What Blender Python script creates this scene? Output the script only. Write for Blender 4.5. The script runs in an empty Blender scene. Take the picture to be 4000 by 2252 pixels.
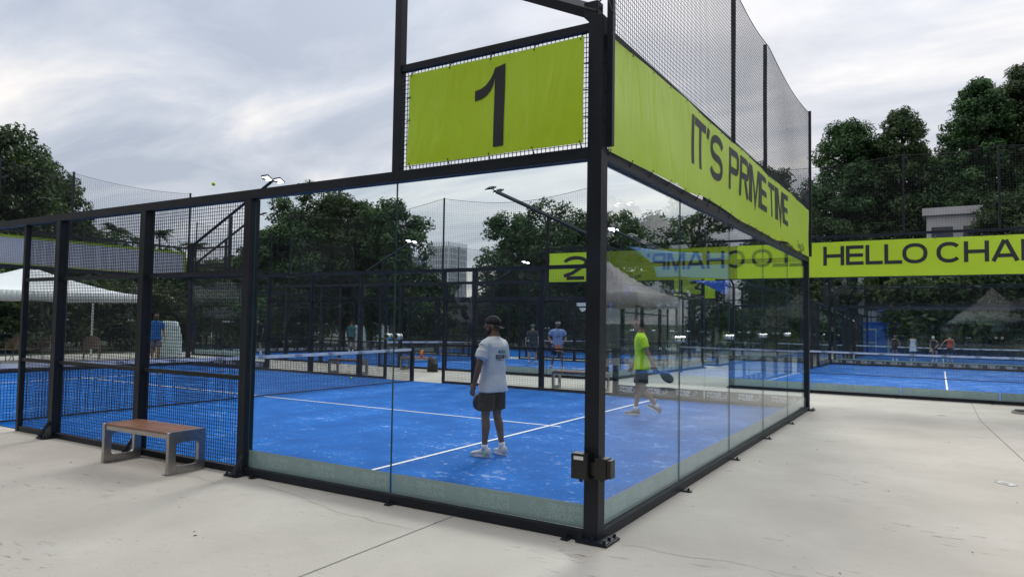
import bpy, bmesh, math, random
import numpy as np
from mathutils import Vector, Matrix, noise as mnoise
random.seed(7); rng = np.random.default_rng(7)
R = math.radians
scene = bpy.context.scene
# ------------------------------------------------------------------ camera
cam_d = bpy.data.cameras.new('camera'); cam = bpy.data.objects.new('camera', cam_d)
scene.collection.objects.link(cam); scene.camera = cam
YAW, PITCH, ROLL = 0.5471, 0.0466, 0.0155
_cy, _sy, _cp, _sp = math.cos(YAW), math.sin(YAW), math.cos(PITCH), math.sin(PITCH)
_f = Vector((-_sy*_cp, _cy*_cp, _sp)); _r0 = Vector((_cy, _sy, 0)); _u0 = _r0.cross(_f)
_r = math.cos(ROLL)*_r0 + math.sin(ROLL)*_u0; _u = -math.sin(ROLL)*_r0 + math.cos(ROLL)*_u0
M = Matrix.Identity(4)
for i in range(3): M[i][0], M[i][1], M[i][2] = _r[i], _u[i], -_f[i]
M[0][3], M[1][3], M[2][3] = 2.337, -5.075, 1.677
cam.matrix_world = M
cam_d.sensor_width = 36; cam_d.lens = 24.70; cam_d.clip_start = .05; cam_d.clip_end = 4000
# ------------------------------------------------------------------ world, sun, exposure
SUN_EL, SUN_AZ = R(34), R(16)            # azimuth measured from +Y towards -X
world = bpy.data.worlds.new('World'); scene.world = world; world.use_nodes = True
nt = world.node_tree; nt.nodes.clear(); N = nt.nodes.new; Lk = nt.links.new
def mth(op, a, b=None, c=None, tree=None):
    t = tree or nt; n = t.nodes.new('ShaderNodeMath'); n.operation = op
    for i, v in enumerate((a, b, c)):
        if v is None: continue
        if isinstance(v, (int, float)): n.inputs[i].default_value = v
        else: t.links.new(v, n.inputs[i])
    return n.outputs[0]
out = N('ShaderNodeOutputWorld'); bg = N('ShaderNodeBackground'); bg.inputs['Strength'].default_value = 0.12
sky = N('ShaderNodeTexSky'); sky.sky_type = 'NISHITA'; sky.sun_disc = False
sky.sun_elevation = SUN_EL; sky.sun_rotation = -SUN_AZ; sky.air_density = 1.5; sky.dust_density = 3
tc = N('ShaderNodeTexCoord'); sep = N('ShaderNodeSeparateXYZ'); Lk(tc.outputs['Generated'], sep.inputs[0])
zz = mth('ADD', mth('MAXIMUM', sep.outputs[2], 0.0), 0.16)
px = mth('DIVIDE', sep.outputs[0], zz); py = mth('DIVIDE', sep.outputs[1], zz)
cmb = N('ShaderNodeCombineXYZ'); Lk(px, cmb.inputs[0]); Lk(py, cmb.inputs[1])
mp = N('ShaderNodeMapping'); mp.inputs['Rotation'].default_value = (0, 0, R(62)); mp.inputs['Scale'].default_value = (.55, 1.25, 1)
mp.inputs['Location'].default_value = (3.1, .7, 0)
Lk(cmb.outputs[0], mp.inputs[0])
n1 = N('ShaderNodeTexNoise'); n1.inputs['Scale'].default_value = 1.1; n1.inputs['Detail'].default_value = 9; n1.inputs['Roughness'].default_value = .55; n1.inputs['Distortion'].default_value = .6
Lk(mp.outputs[0], n1.inputs['Vector'])
n2 = N('ShaderNodeTexNoise'); n2.inputs['Scale'].default_value = .45; n2.inputs['Detail'].default_value = 4
Lk(mp.outputs[0], n2.inputs['Vector'])
nn = mth('ADD', mth('MULTIPLY', n1.outputs['Fac'], .65), mth('MULTIPLY', n2.outputs['Fac'], .35))
cr = N('ShaderNodeValToRGB'); Lk(nn, cr.inputs[0]); e = cr.color_ramp.elements
e[0].position = .42; e[0].color = (.46, .52, .635, 1); e[1].position = .61; e[1].color = (1.17, 1.10, 1.05, 1)
m_ = cr.color_ramp.elements.new(.485); m_.color = (.63, .675, .77, 1)
m_ = cr.color_ramp.elements.new(.545); m_.color = (.88, .875, .895, 1)
# overcast luminance distribution: zenith brighter than the horizon, a soft glow around the veiled sun
sdir = (-math.sin(SUN_AZ)*math.cos(SUN_EL), math.cos(SUN_AZ)*math.cos(SUN_EL), math.sin(SUN_EL))
dp = N('ShaderNodeVectorMath'); dp.operation = 'DOT_PRODUCT'; Lk(tc.outputs['Generated'], dp.inputs[0]); dp.inputs[1].default_value = sdir
glow = mth('POWER', mth('MAXIMUM', dp.outputs['Value'], 0.0), 14.0)
zen = mth('MULTIPLY', mth('POWER', mth('MAXIMUM', sep.outputs[2], 0.0), 2.4), 1.2)
lum = mth('ADD', mth('ADD', .92, zen), mth('MULTIPLY', glow, .12))
vs = N('ShaderNodeVectorMath'); vs.operation = 'SCALE'; Lk(cr.outputs[0], vs.inputs[0]); Lk(mth('MULTIPLY', lum, 5.65), vs.inputs['Scale'])
mx = N('ShaderNodeMixRGB'); mx.inputs[0].default_value = .95; Lk(sky.outputs[0], mx.inputs[1]); Lk(vs.outputs[0], mx.inputs[2])
Lk(mx.outputs[0], bg.inputs['Color']); Lk(bg.outputs[0], out.inputs[0])
sd = bpy.data.lights.new('sun', 'SUN'); sd.energy = 1.45; sd.angle = R(16); sd.color = (1, .955, .89)
sun = bpy.data.objects.new('sun', sd); scene.collection.objects.link(sun)
sun.rotation_euler = Vector(sdir).to_track_quat('Z', 'Y').to_euler()
scene.view_settings.view_transform = 'Standard'; scene.view_settings.look = 'None'
scene.view_settings.exposure = 0.58; scene.view_settings.gamma = 1
cyc = scene.cycles
cyc.use_denoising = True
try: cyc.denoiser = 'OPENIMAGEDENOISE'
except Exception: pass
cyc.max_bounces = 8; cyc.diffuse_bounces = 3; cyc.glossy_bounces = 4; cyc.transmission_bounces = 4
cyc.transparent_max_bounces = 40; cyc.sample_clamp_indirect = 4; cyc.caustics_reflective = False; cyc.caustics_refractive = False
# ------------------------------------------------------------------ materials
def newmat(name):
    m = bpy.data.materials.new(name); m.use_nodes = True; t = m.node_tree
    return m, t, t.nodes['Principled BSDF']
def mat(name, col, rough=.5, metal=0, spec=.5, noise=0, nscale=8, bump=0, bscale=30, sheen=0, coord='Object'):
    m, t, b = newmat(name)
    b.inputs['Base Color'].default_value = (*col, 1); b.inputs['Roughness'].default_value = rough
    b.inputs['Metallic'].default_value = metal; b.inputs['Specular IOR Level'].default_value = spec
    if noise or bump:
        c = t.nodes.new('ShaderNodeTexCoord')
    if noise:
        n = t.nodes.new('ShaderNodeTexNoise'); n.inputs['Scale'].default_value = nscale; n.inputs['Detail'].default_value = 5
        t.links.new(c.outputs[coord], n.inputs['Vector'])
        x = t.nodes.new('ShaderNodeValToRGB'); t.links.new(n.outputs['Fac'], x.inputs[0])
        e = x.color_ramp.elements; e[0].position = .3; e[1].position = .7
        e[0].color = (*[v*(1-noise) for v in col], 1); e[1].color = (*[min(1, v*(1+noise)) for v in col], 1)
        t.links.new(x.outputs[0], b.inputs['Base Color'])
    if bump:
        n = t.nodes.new('ShaderNodeTexNoise'); n.inputs['Scale'].default_value = bscale; n.inputs['Detail'].default_value = 4
        t.links.new(c.outputs[coord], n.inputs['Vector'])
        bp = t.nodes.new('ShaderNodeBump'); bp.inputs['Strength'].default_value = bump; bp.inputs['Distance'].default_value = .02
        t.links.new(n.outputs['Fac'], bp.inputs['Height']); t.links.new(bp.outputs[0], b.inputs['Normal'])
    return m
BLACK = mat('black_powder_coat', (.012, .016, .024), .48, 0, .3, noise=.25, nscale=3, bump=.06, bscale=180)
BOLT = mat('dark_bolt', (.02, .02, .024), .35, .6)
WIRE = mat('black_wire', (.012, .014, .018), .55)
NETM = mat('black_net_cord', (.03, .032, .04), .8)
STEEL = mat('brushed_steel', (.42, .41, .40), .34, 1, noise=.12, nscale=20)
CLAMP = mat('polished_clamp', (.6, .62, .62), .15, 1)
RUBBER = mat('black_plastic', (.008, .008, .01), .3)
WHITE = mat('white_paint', (.75, .76, .78), .6)
INK = mat('black_ink', (.016, .018, .026), .55)
STICKER = mat('white_sticker', (.6, .6, .6), .5)
TAPE = mat('net_tape', (.62, .65, .74), .7, noise=.12, nscale=5, bump=.3, bscale=9)
LIME = mat('lime_vinyl', (.37, .56, .022), .5, noise=.05, nscale=1.2, bump=.25, bscale=3.2)
BANBACK = mat('white_vinyl_back', (.66, .68, .72), .6, noise=.05)
def lime_wrinkled(name, col):
    m, t, b = newmat(name)
    b.inputs['Base Color'].default_value = (*col, 1); b.inputs['Roughness'].default_value = .42
    c = t.nodes.new('ShaderNodeTexCoord'); mpp = t.nodes.new('ShaderNodeMapping'); mpp.inputs['Scale'].default_value = (1, 1, .35); mpp.inputs['Rotation'].default_value = (.25, .2, 0)
    t.links.new(c.outputs['Object'], mpp.inputs[0])
    n = t.nodes.new('ShaderNodeTexNoise'); n.inputs['Scale'].default_value = 3.4; n.inputs['Detail'].default_value = 3; n.inputs['Distortion'].default_value = .8
    t.links.new(mpp.outputs[0], n.inputs['Vector'])
    bp = t.nodes.new('ShaderNodeBump'); bp.inputs['Strength'].default_value = .42; bp.inputs['Distance'].default_value = .07
    t.links.new(n.outputs['Fac'], bp.inputs['Height']); t.links.new(bp.outputs[0], b.inputs['Normal'])
    return m
LIME = lime_wrinkled('lime_vinyl', (.46, .67, .032))
def glass_mat(name, tint, dirt=.0030, f0=.017):
    m, t, b = newmat(name); t.nodes.remove(b); o = t.nodes['Material Output']
    g = t.nodes.new('ShaderNodeNewGeometry'); d = t.nodes.new('ShaderNodeVectorMath'); d.operation = 'DOT_PRODUCT'
    t.links.new(g.outputs['Incoming'], d.inputs[0]); t.links.new(g.outputs['Normal'], d.inputs[1])
    q = mth('SUBTRACT', 1.0, mth('ABSOLUTE', d.outputs['Value'], tree=t), tree=t)
    fr = mth('ADD', f0, mth('MULTIPLY', mth('POWER', q, 5.0, tree=t), 1-f0, tree=t), tree=t)
    tr = t.nodes.new('ShaderNodeBsdfTransparent'); tr.inputs[0].default_value = (*tint, 1)
    gl = t.nodes.new('ShaderNodeBsdfGlossy'); gl.inputs['Roughness'].default_value = 0; gl.inputs['Color'].default_value = (1, 1, 1, 1)
    df = t.nodes.new('ShaderNodeBsdfDiffuse'); df.inputs[0].default_value = (.6, .62, .64, 1)
    c = t.nodes.new('ShaderNodeTexCoord'); n = t.nodes.new('ShaderNodeTexNoise'); n.inputs['Scale'].default_value = 2.2; n.inputs['Detail'].default_value = 6
    t.links.new(c.outputs['Object'], n.inputs['Vector'])
    r = t.nodes.new('ShaderNodeMapRange'); r.inputs['From Min'].default_value = .5; r.inputs['From Max'].default_value = .8
    r.inputs['To Min'].default_value = dirt*.5; r.inputs['To Max'].default_value = dirt*4; t.links.new(n.outputs['Fac'], r.inputs[0])
    m1 = t.nodes.new('ShaderNodeMixShader'); t.links.new(r.outputs[0], m1.inputs[0]); t.links.new(tr.outputs[0], m1.inputs[1]); t.links.new(df.outputs[0], m1.inputs[2])
    m2 = t.nodes.new('ShaderNodeMixShader'); t.links.new(fr, m2.inputs[0]); t.links.new(m1.outputs[0], m2.inputs[1]); t.links.new(gl.outputs[0], m2.inputs[2])
    t.links.new(m2.outputs[0], o.inputs[0]); return m
GLASS = glass_mat('clear_glass', (.93, .965, .97))
GEDGE = mat('glass_edge', (.04, .10, .10), .2)
FROST = mat('frosted_vinyl', (.42, .53, .54), .45, noise=.03, nscale=2)
FROSTL = mat('frosted_lettering', (.54, .65, .66), .45)
BANDIN = mat('dark_vinyl_band', (.055, .052, .05), .5)
BANDTX = mat('band_lettering', (.85, .86, .87), .5)
def emis(name, col, s):
    m, t, b = newmat(name); b.inputs['Base Color'].default_value = (*col, 1)
    b.inputs['Emission Color'].default_value = (*col, 1); b.inputs['Emission Strength'].default_value = s; return m
LED = emis('lit_led_panel', (.95, .97, 1), 3.5)
def turf():
    m, t, b = newmat('blue_turf'); b.inputs['Roughness'].default_value = .85; b.inputs['Specular IOR Level'].default_value = .08
    c = t.nodes.new('ShaderNodeTexCoord')
    def noi(s, d, w=0, sc=(1, 1, 1)):
        mpp = t.nodes.new('ShaderNodeMapping'); mpp.inputs['Scale'].default_value = sc; t.links.new(c.outputs['Object'], mpp.inputs[0])
        n = t.nodes.new('ShaderNodeTexNoise'); n.inputs['Scale'].default_value = s; n.inputs['Detail'].default_value = d; n.inputs['Distortion'].default_value = w
        t.links.new(mpp.outputs[0], n.inputs['Vector']); return n.outputs['Fac']
    base = t.nodes.new('ShaderNodeValToRGB'); t.links.new(noi(1.3, 6), base.inputs[0]); e = base.color_ramp.elements
    e[0].position = .35; e[0].color = (.003, .100, .385, 1); e[1].position = .7; e[1].color = (.006, .150, .535, 1)
    fine = noi(9, 6, .9, (1, 1.6, 1)); big = noi(1.3, 4)
    sx = t.nodes.new('ShaderNodeSeparateXYZ'); t.links.new(c.outputs['Object'], sx.inputs[0])
    near = mth('MULTIPLY', mth('MAXIMUM', mth('ADD', mth('MULTIPLY', sx.outputs[0], .2, tree=t), 1.0, tree=t), 0.0, tree=t), .045, tree=t)
    v = mth('ADD', mth('ADD', fine, near, tree=t), mth('MULTIPLY', big, .42, tree=t), tree=t)
    r = t.nodes.new('ShaderNodeMapRange'); r.inputs['From Min'].default_value = .83; r.inputs['From Max'].default_value = .96; r.inputs['To Max'].default_value = .58; t.links.new(v, r.inputs[0])
    mxx = t.nodes.new('ShaderNodeMixRGB'); t.links.new(r.outputs[0], mxx.inputs[0]); t.links.new(base.outputs[0], mxx.inputs[1]); mxx.inputs[2].default_value = (.42, .52, .72, 1)
    t.links.new(mxx.outputs[0], b.inputs['Base Color'])
    n = t.nodes.new('ShaderNodeTexNoise'); n.inputs['Scale'].default_value = 160; t.links.new(c.outputs['Object'], n.inputs['Vector'])
    bp = t.nodes.new('ShaderNodeBump'); bp.inputs['Strength'].default_value = .5; bp.inputs['Distance'].default_value = .01
    t.links.new(n.outputs['Fac'], bp.inputs['Height']); t.links.new(bp.outputs[0], b.inputs['Normal']); return m
TURF = turf()
def concrete():
    m, t, b = newmat('pale_concrete'); b.inputs['Roughness'].default_value = .78; b.inputs['Specular IOR Level'].default_value = .3
    c = t.nodes.new('ShaderNodeTexCoord')
    def noi(s, d, w=0, sc=(1, 1, 1), rz=0):
        mpp = t.nodes.new('ShaderNodeMapping'); mpp.inputs['Scale'].default_value = sc; mpp.inputs['Rotation'].default_value = (0, 0, rz); t.links.new(c.outputs['Object'], mpp.inputs[0])
        n = t.nodes.new('ShaderNodeTexNoise'); n.inputs['Scale'].default_value = s; n.inputs['Detail'].default_value = d; n.inputs['Distortion'].default_value = w
        t.links.new(mpp.outputs[0], n.inputs['Vector']); return n.outputs['Fac']
    def rng_(x, a, b_, c0, c1):
        r = t.nodes.new('ShaderNodeMapRange'); r.inputs['From Min'].default_value = a; r.inputs['From Max'].default_value = b_
        r.inputs['To Min'].default_value = c0; r.inputs['To Max'].default_value = c1; t.links.new(x, r.inputs[0]); return r.outputs[0]
    def mixc(f, a, col):
        x = t.nodes.new('ShaderNodeMixRGB'); t.links.new(f, x.inputs[0]); t.links.new(a, x.inputs[1]); x.inputs[2].default_value = (*col, 1); return x.outputs[0]
    base = t.nodes.new('ShaderNodeValToRGB'); t.links.new(noi(.8, 8, .1), base.inputs[0]); e = base.color_ramp.elements
    e[0].position = .32; e[0].color = (.385, .362, .32, 1); e[1].position = .68; e[1].color = (.485, .46, .415, 1)
    col = mixc(rng_(noi(1.6, 6, .3), .54, .76, 0, .28), base.outputs[0], (.29, .25, .21))
    # scuffs: short curved streaks where the gate of a big noise allows them
    sc1 = mth('MULTIPLY', rng_(noi(5.5, 8, .8, (1, 3.2, 1), R(25)), .60, .70, 0, 1), rng_(noi(.9, 3), .5, .62, 0, 1), tree=t)
    col = mixc(mth('MULTIPLY', sc1, .75, tree=t), col, (.16, .135, .105))
    col = mixc(rng_(noi(38, 3), .66, .73, 0, .5), col, (.15, .13, .11))
    col = mixc(rng_(noi(26, 2), .66, .78, 0, .5), col, (.52, .51, .49))
    t.links.new(col, b.inputs['Base Color'])
    bp = t.nodes.new('ShaderNodeBump'); bp.inputs['Strength'].default_value = .35; bp.inputs['Distance'].default_value = .01
    t.links.new(noi(22, 8), bp.inputs['Height']); t.links.new(bp.outputs[0], b.inputs['Normal']); return m
CONC = concrete()
JOINT = mat('joint_sealant', (.17, .165, .155), .8)
CRACK = mat('crack_dark', (.25, .225, .20), .9)
# ------------------------------------------------------------------ mesh helpers
COL = scene.collection
def G(x, y):
    """the site falls gently away beyond the first court"""
    return -0.012*min(max(0.0, y-10.4), 60.0)
class Fr:
    def __init__(s, o, U=(1, 0), V=(0, 1), z=0):
        s.o = o; s.U = U; s.V = V; s.z = z; s.flip = (U[0]*V[1]-U[1]*V[0]) < 0
    def __call__(s, u, v, z):
        x = s.o[0]+u*s.U[0]+v*s.V[0]; y = s.o[1]+u*s.U[1]+v*s.V[1]
        return (x, y, z+s.z+G(x, y))
WF = Fr((0, 0))
class MB:
    def __init__(s): s.v = []; s.f = []; s.m = []
    def quad(s, a, b, c, d, m=0, flip=False):
        i = len(s.v); s.v += [a, b, c, d]; s.f.append((i, i+1, i+2, i+3) if not flip else (i+3, i+2, i+1, i)); s.m.append(m)
    def box(s, lo, hi, m=0, fr=WF, mats=None):
        (a, b, c), (A, B, C) = lo, hi; i = len(s.v)
        s.v += [fr(*p) for p in ((a, b, c), (A, b, c), (A, B, c), (a, B, c), (a, b, C), (A, b, C), (A, B, C), (a, B, C))]
        F = [(0, 3, 2, 1), (4, 5, 6, 7), (0, 1, 5, 4), (1, 2, 6, 5), (2, 3, 7, 6), (3, 0, 4, 7)]   # bottom top -v +u +v -u
        for k, q in enumerate(F):
            q = tuple(i+j for j in q); s.f.append(q[::-1] if fr.flip else q); s.m.append(mats[k] if mats else m)
        return s
    def tube(s, pts, r, n=6, m=0, cap=True):
        P = [Vector(p) for p in pts]; rr = r if isinstance(r, (list, tuple)) else [r]*len(P); base = len(s.v)
        for k, p in enumerate(P):
            d = (P[min(k+1, len(P)-1)]-P[max(k-1, 0)]).normalized()
            a = d.cross(Vector((0, 0, 1)) if abs(d.z) < .95 else Vector((1, 0, 0))).normalized(); b = d.cross(a)
            for j in range(n):
                t = 2*math.pi*j/n; s.v.append(tuple(p+rr[k]*(a*math.cos(t)+b*math.sin(t))))
        for k in range(len(P)-1):
            for j in range(n):
                A = base+k*n+j; B = base+k*n+(j+1) % n; s.f.append((A, A+n, B+n, B)); s.m.append(m)
        if cap:
            s.f.append(tuple(base+j for j in range(n))); s.m.append(m)
            e_ = base+(len(P)-1)*n; s.f.append(tuple(e_+j for j in range(n-1, -1, -1))); s.m.append(m)
        return s
    def ellip(s, c, r, n=14, k=9, m=0, rot=None):
        base = len(s.v); c = Vector(c)
        for i in range(k+1):
            ph = math.pi*i/k
            for j in range(n):
                t = 2*math.pi*j/n; p = Vector((r[0]*math.sin(ph)*math.cos(t), r[1]*math.sin(ph)*math.sin(t), r[2]*math.cos(ph)))
                if rot: p = rot @ p
                s.v.append(tuple(c+p))
        for i in range(k):
            for j in range(n):
                a = base+i*n+j; b = base+i*n+(j+1) % n; s.f.append((a, a+n, b+n, b)); s.m.append(m)
        return s
    def loft(s, rings, n=20, m=0, p=2.3):
        """rings: (cx, cy, cz, rx, ry[, yaw]) closed superellipse sections"""
        base = len(s.v)
        for q in rings:
            yw = q[5] if len(q) > 5 else 0
            for j in range(n):
                t = 2*math.pi*j/n; c_, s_ = math.cos(t), math.sin(t)
                x = q[3]*math.copysign(abs(c_)**(2/p), c_); y = q[4]*math.copysign(abs(s_)**(2/p), s_)
                s.v.append((q[0]+x*math.cos(yw)-y*math.sin(yw), q[1]+x*math.sin(yw)+y*math.cos(yw), q[2]))
        for i in range(len(rings)-1):
            for j in range(n):
                a = base+i*n+j; b = base+i*n+(j+1) % n; s.f.append((a, b, b+n, a+n)); s.m.append(m)
        s.f.append(tuple(base+j for j in range(n-1, -1, -1))); s.m.append(m)
        e_ = base+(len(rings)-1)*n; s.f.append(tuple(e_+j for j in range(n))); s.m.append(m); return s
    def build(s, name, mats, parent=None, smooth=False, local=False):
        me = bpy.data.meshes.new(name); off = Vector((0, 0, 0))
        if parent is not None and not local: off = root_loc(parent)
        vs_ = s.v if (off.length == 0) else [(a-off.x, b-off.y, c-off.z) for a, b, c in s.v]
        me.from_pydata(vs_, [], s.f)
        if not isinstance(mats, (list, tuple)): mats = [mats]
        for q in mats: me.materials.append(q)
        if len(mats) > 1: me.polygons.foreach_set('material_index', s.m)
        if smooth: me.polygons.foreach_set('use_smooth', [True]*len(me.polygons))
        me.update(); o = bpy.data.objects.new(name, me); COL.objects.link(o)
        if parent is not None: o.parent = parent
        return o
def root_loc(o):
    v = Vector((0, 0, 0))
    while o is not None: v += Vector(o.location); o = o.parent
    return v
def tag(o, label=None, cat=None, group=None, kind=None):
    if label: o['label'] = label
    if cat: o['category'] = cat
    if group: o['group'] = group
    if kind: o['kind'] = kind
    return o
def thing(name, label, cat, loc=(0, 0, 0), rz=0, group=None):
    o = bpy.data.objects.new(name, None); COL.objects.link(o); o.location = loc; o.rotation_euler = (0, 0, rz); o.empty_display_size = .2
    return tag(o, label, cat, group)
def arr_mesh(name, V, F, mats, mi=None, smooth=False):
    me = bpy.data.meshes.new(name); V = np.asarray(V, np.float32); F = np.asarray(F, np.int32)
    me.vertices.add(len(V)); me.vertices.foreach_set('co', V.ravel())
    k = F.shape[1]; me.loops.add(F.size); me.loops.foreach_set('vertex_index', F.ravel())
    me.polygons.add(len(F)); me.polygons.foreach_set('loop_start', np.arange(0, F.size, k, dtype=np.int32)); me.polygons.foreach_set('loop_total', np.full(len(F), k, np.int32))
    for q in mats: me.materials.append(q)
    if mi is not None: me.polygons.foreach_set('material_index', np.asarray(mi, np.int32))
    me.update(calc_edges=True); me.validate(); return me
# ------------------------------------------------------------------ lettering: stroke glyphs as flat ribbons
def arc(cx, cy, rx, ry, a0, a1, n=14, p=2.5):
    o = []
    for i in range(n+1):
        t = R(a0+(a1-a0)*i/n); c_, s_ = math.cos(t), math.sin(t)
        o.append((cx+rx*math.copysign(abs(c_)**(2/p), c_), cy+ry*math.copysign(abs(s_)**(2/p), s_)))
    return o
def glyph(ch, w, s):
    h = s/2; W_ = w-h
    if ch == 'I': return [[(w/2, 0), (w/2, 1)]]
    if ch == 'T': return [[(0, 1-h), (w, 1-h)], [(w/2, 0), (w/2, 1-s)]]
    if ch == 'L': return [[(h, 1), (h, 0)], [(s, h), (w, h)]]
    if ch == 'E': return [[(h, 0), (h, 1)], [(s, h), (w, h)], [(s, .5), (w*.97, .5)], [(s, 1-h), (w, 1-h)]]
    if ch == 'H': return [[(h, 0), (h, 1)], [(W_, 0), (W_, 1)], [(s, .5), (w-s, .5)]]
    if ch == 'A': return [[(h*.8, 0), (w/2-h*.3, 1)], [(w-h*.8, 0), (w/2+h*.3, 1)], [(w*.24, .27), (w*.76, .27)]]
    if ch == 'M': return [[(h, 0), (h, 1)], [(s, .98), (w/2, 0.02), (w-s, .98)], [(W_, 0), (W_, 1)]]
    if ch == 'P': return [[(h, 0), (h, 1)], [(s, 1-h)]+arc(w-s*1.6, .70, s*1.6-h, .30-h, 90, -90, 10)+[(s, .40+h)]]
    if ch == 'R': return [[(h, 0), (h, 1)], [(s, 1-h)]+arc(w-s*1.6, .72, s*1.6-h, .28-h, 90, -90, 10)+[(s, .44+h)], [(w*.55, .44), (w-h, 0)]]
    if ch == 'D': return [[(h, 0), (h, 1)], [(s, 1-h)]+arc(w-.42*w, .5, .42*w-h, .5-h, 90, -90, 14)+[(s, h)]]
    if ch == 'O': return [arc(w/2, .5, w/2-h, .5-h, 0, 360, 36, 2.3)]
    if ch == 'C': return [arc(w/2, .5, w/2-h, .5-h, 38, 322, 30, 2.3)]
    if ch == 'S': return [arc(w/2, .75-h/2, w/2-h, .25-h/2, 15, 270, 16, 2.3)[:-1]+arc(w/2, .25+h/2, w/2-h, .25-h/2, 90, -165, 16, 2.3)]
    if ch == "'": return [[(w*.65, 1), (w*.35, .78)]]
    if ch == '1': return [[(w*.1, .78), (w*.55, .9), (w-h, 1-h*.2)], [(w-h, 0), (w-h, .97)]]
    if ch == '2': return [arc(w/2, .72, w/2-h, .28-h, 172, -28, 20, 2)+[(w*.30, .27), (h*1.6, .17)], [(0, h), (w, h)]]
    if ch == '3': return [[(0.02, 1-h), (w*.86, 1-h), (w*.45, .60)]+arc(w*.47, .31, w*.53-h, .31-h, 88, -160, 18, 2)]
    if ch == ' ': return []
    return []
def ribbon(mb, pts, s, pos, m=0, maxseg=None, flip=False):
    """pts in metres; pos(u, z) -> world; flat mitred ribbon"""
    P = [Vector((a, b)) for a, b in pts]
    if maxseg:
        Q = [P[0]]
        for a, b in zip(P, P[1:]):
            k = max(1, int(math.ceil((b-a).length/maxseg)))
            for i in range(1, k+1): Q.append(a+(b-a)*i/k)
        P = Q
    n = len(P); closed = (P[0]-P[-1]).length < 1e-5 and n > 3; base = len(mb.v)
    for i in range(n):
        if closed: a = P[i]-P[(i-1) % (n-1)] if i else P[0]-P[n-2]; b = P[(i+1) % (n-1)]-P[i] if i < n-1 else P[1]-P[0]
        else: a = P[i]-P[i-1] if i else P[1]-P[0]; b = P[i+1]-P[i] if i < n-1 else P[i]-P[i-1]
        a = a.normalized(); b = b.normalized(); t = (a+b)
        t = t.normalized() if t.length > 1e-4 else a
        nrm = Vector((-t.y, t.x)); na = Vector((-a.y, a.x)); k = 1/max(.35, nrm.dot(na))
        l, r = P[i]+nrm*k*s/2, P[i]-nrm*k*s/2
        mb.v.append(tuple(pos(l.x, l.y))); mb.v.append(tuple(pos(r.x, r.y)))
    for i in range(n-1):
        q = (base+2*i, base+2*i+1, base+2*i+3, base+2*i+2); mb.f.append(q[::-1] if flip else q); mb.m.append(m)
def letters(mb, layout, h, s, pos, m=0, maxseg=.12, flip=False):
    """layout: (char, u0, u1) with z measured from baseline 0..h; s = stroke in units of h"""
    for ch, a, b in layout:
        for k, st in enumerate(glyph(ch, (b-a)/h, s)):
            ribbon(mb, [(a+x*h, z*h) for x, z in st], s*h, lambda u, z, k=k: pos(u, z, k*.0004), m, maxseg, flip)
def logo(mb, pos, u0, z0, sc, m=0, flip=False):
    """two-line word mark and a line-drawn flying bird"""
    for row, txt, ws in ((1, 'PR1ME', (.2, .2, .1, .26, .2)), (0, 'PADEL', (.2, .24, .22, .19, .18))):
        x = 0.0
        for ch, w_ in zip(txt, ws):
            for k, st in enumerate(glyph(ch, w_/.2, .2)):
                ribbon(mb, [((x+a*.2)*sc+u0, (row*.23+b*.2)*sc+z0) for a, b in st], .04*sc, lambda u, z, k=k: pos(u, z, k*.0003), m, None, flip)
            x += w_+.028
    B = [[(0, .10), (.12, .16), (.20, .12), (.33, .22), (.42, .20), (.50, .27), (.42, .29), (.34, .36), (.27, .26), (.12, .24), (.02, .30), (.14, .20)],
         [(.20, .12), (.16, -.02), (.24, .04), (.30, .10), (.33, .22)], [(.34, .36), (.30, .44), (.40, .40), (.42, .29)],
         [(.04, .02), (.10, .10)], [(.36, .06), (.44, .12)], [(.40, .02), (.46, .05)]]
    for k, st in enumerate(B):
        ribbon(mb, [((1.16+a)*sc+u0, b*sc+z0) for a, b in st], .022*sc, lambda u, z, k=k: pos(u, z, .0015+k*.0003), m, None, flip)
# ------------------------------------------------------------------ ground
gb = MB()
for y0, y1 in ((-500, 10.4), (10.4, 70.4), (70.4, 1500)):
    for x0, x1 in ((-900, -60), (-60, 60), (60, 900)):
        gb.quad((x0, y0, G(0, y0)-.03), (x1, y0, G(0, y0)-.03), (x1, y1, G(0, y1)-.03), (x0, y1, G(0, y1)-.03))
SOIL = mat('dark_lawn', (.035, .05, .018), .9, noise=.4, nscale=.8, bump=.5, bscale=6)
tag(gb.build('ground', SOIL), kind='structure')
gb = MB(); gb.box((-29, -16, -.5), (16, 10.4, 0)); gb.v = gb.v[:8]
gb = MB()
for y0, y1 in ((-11, 10.4), (10.4, 60)):
    gb.quad((-29, y0, G(0, y0)), (13, y0, G(0, y0)), (13, y1, G(0, y1)), (-29, y1, G(0, y1)))
tag(gb.build('pavement', CONC), kind='structure')
def strip(mb, pts, w, z=.003, jit=0):
    Q = []
    for a, b in zip(pts, pts[1:]):
        a = Vector(a); b = Vector(b); k = max(1, int((b-a).length/(.12 if jit else 50)))
        for i in range(k): Q.append(a+(b-a)*i/k+(Vector((random.gauss(0, jit), random.gauss(0, jit))) if jit else Vector((0, 0))))
    Q.append(Vector(pts[-1]))
    for i, (a, b) in enumerate(zip(Q, Q[1:])):
        t = (b-a).normalized(); n = Vector((-t.y, t.x))*w/2*(1 if not jit else random.uniform(.4, 1.3))
        mb.quad((a.x-n.x, a.y-n.y, z+G(0, a.y)), (b.x-n.x, b.y-n.y, z+G(0, b.y)), (b.x+n.x, b.y+n.y, z+G(0, b.y)), (a.x+n.x, a.y+n.y, z+G(0, a.y)), flip=True)
jb = MB()
strip(jb, [(-1.19, -6), (-1.25, -.1)], .010); strip(jb, [(3.33, -8), (3.26, 5.7), (2.95, 10.4)], .012); strip(jb, [(2.95, 10.4), (2.94, 14.6)], .012)
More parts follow.
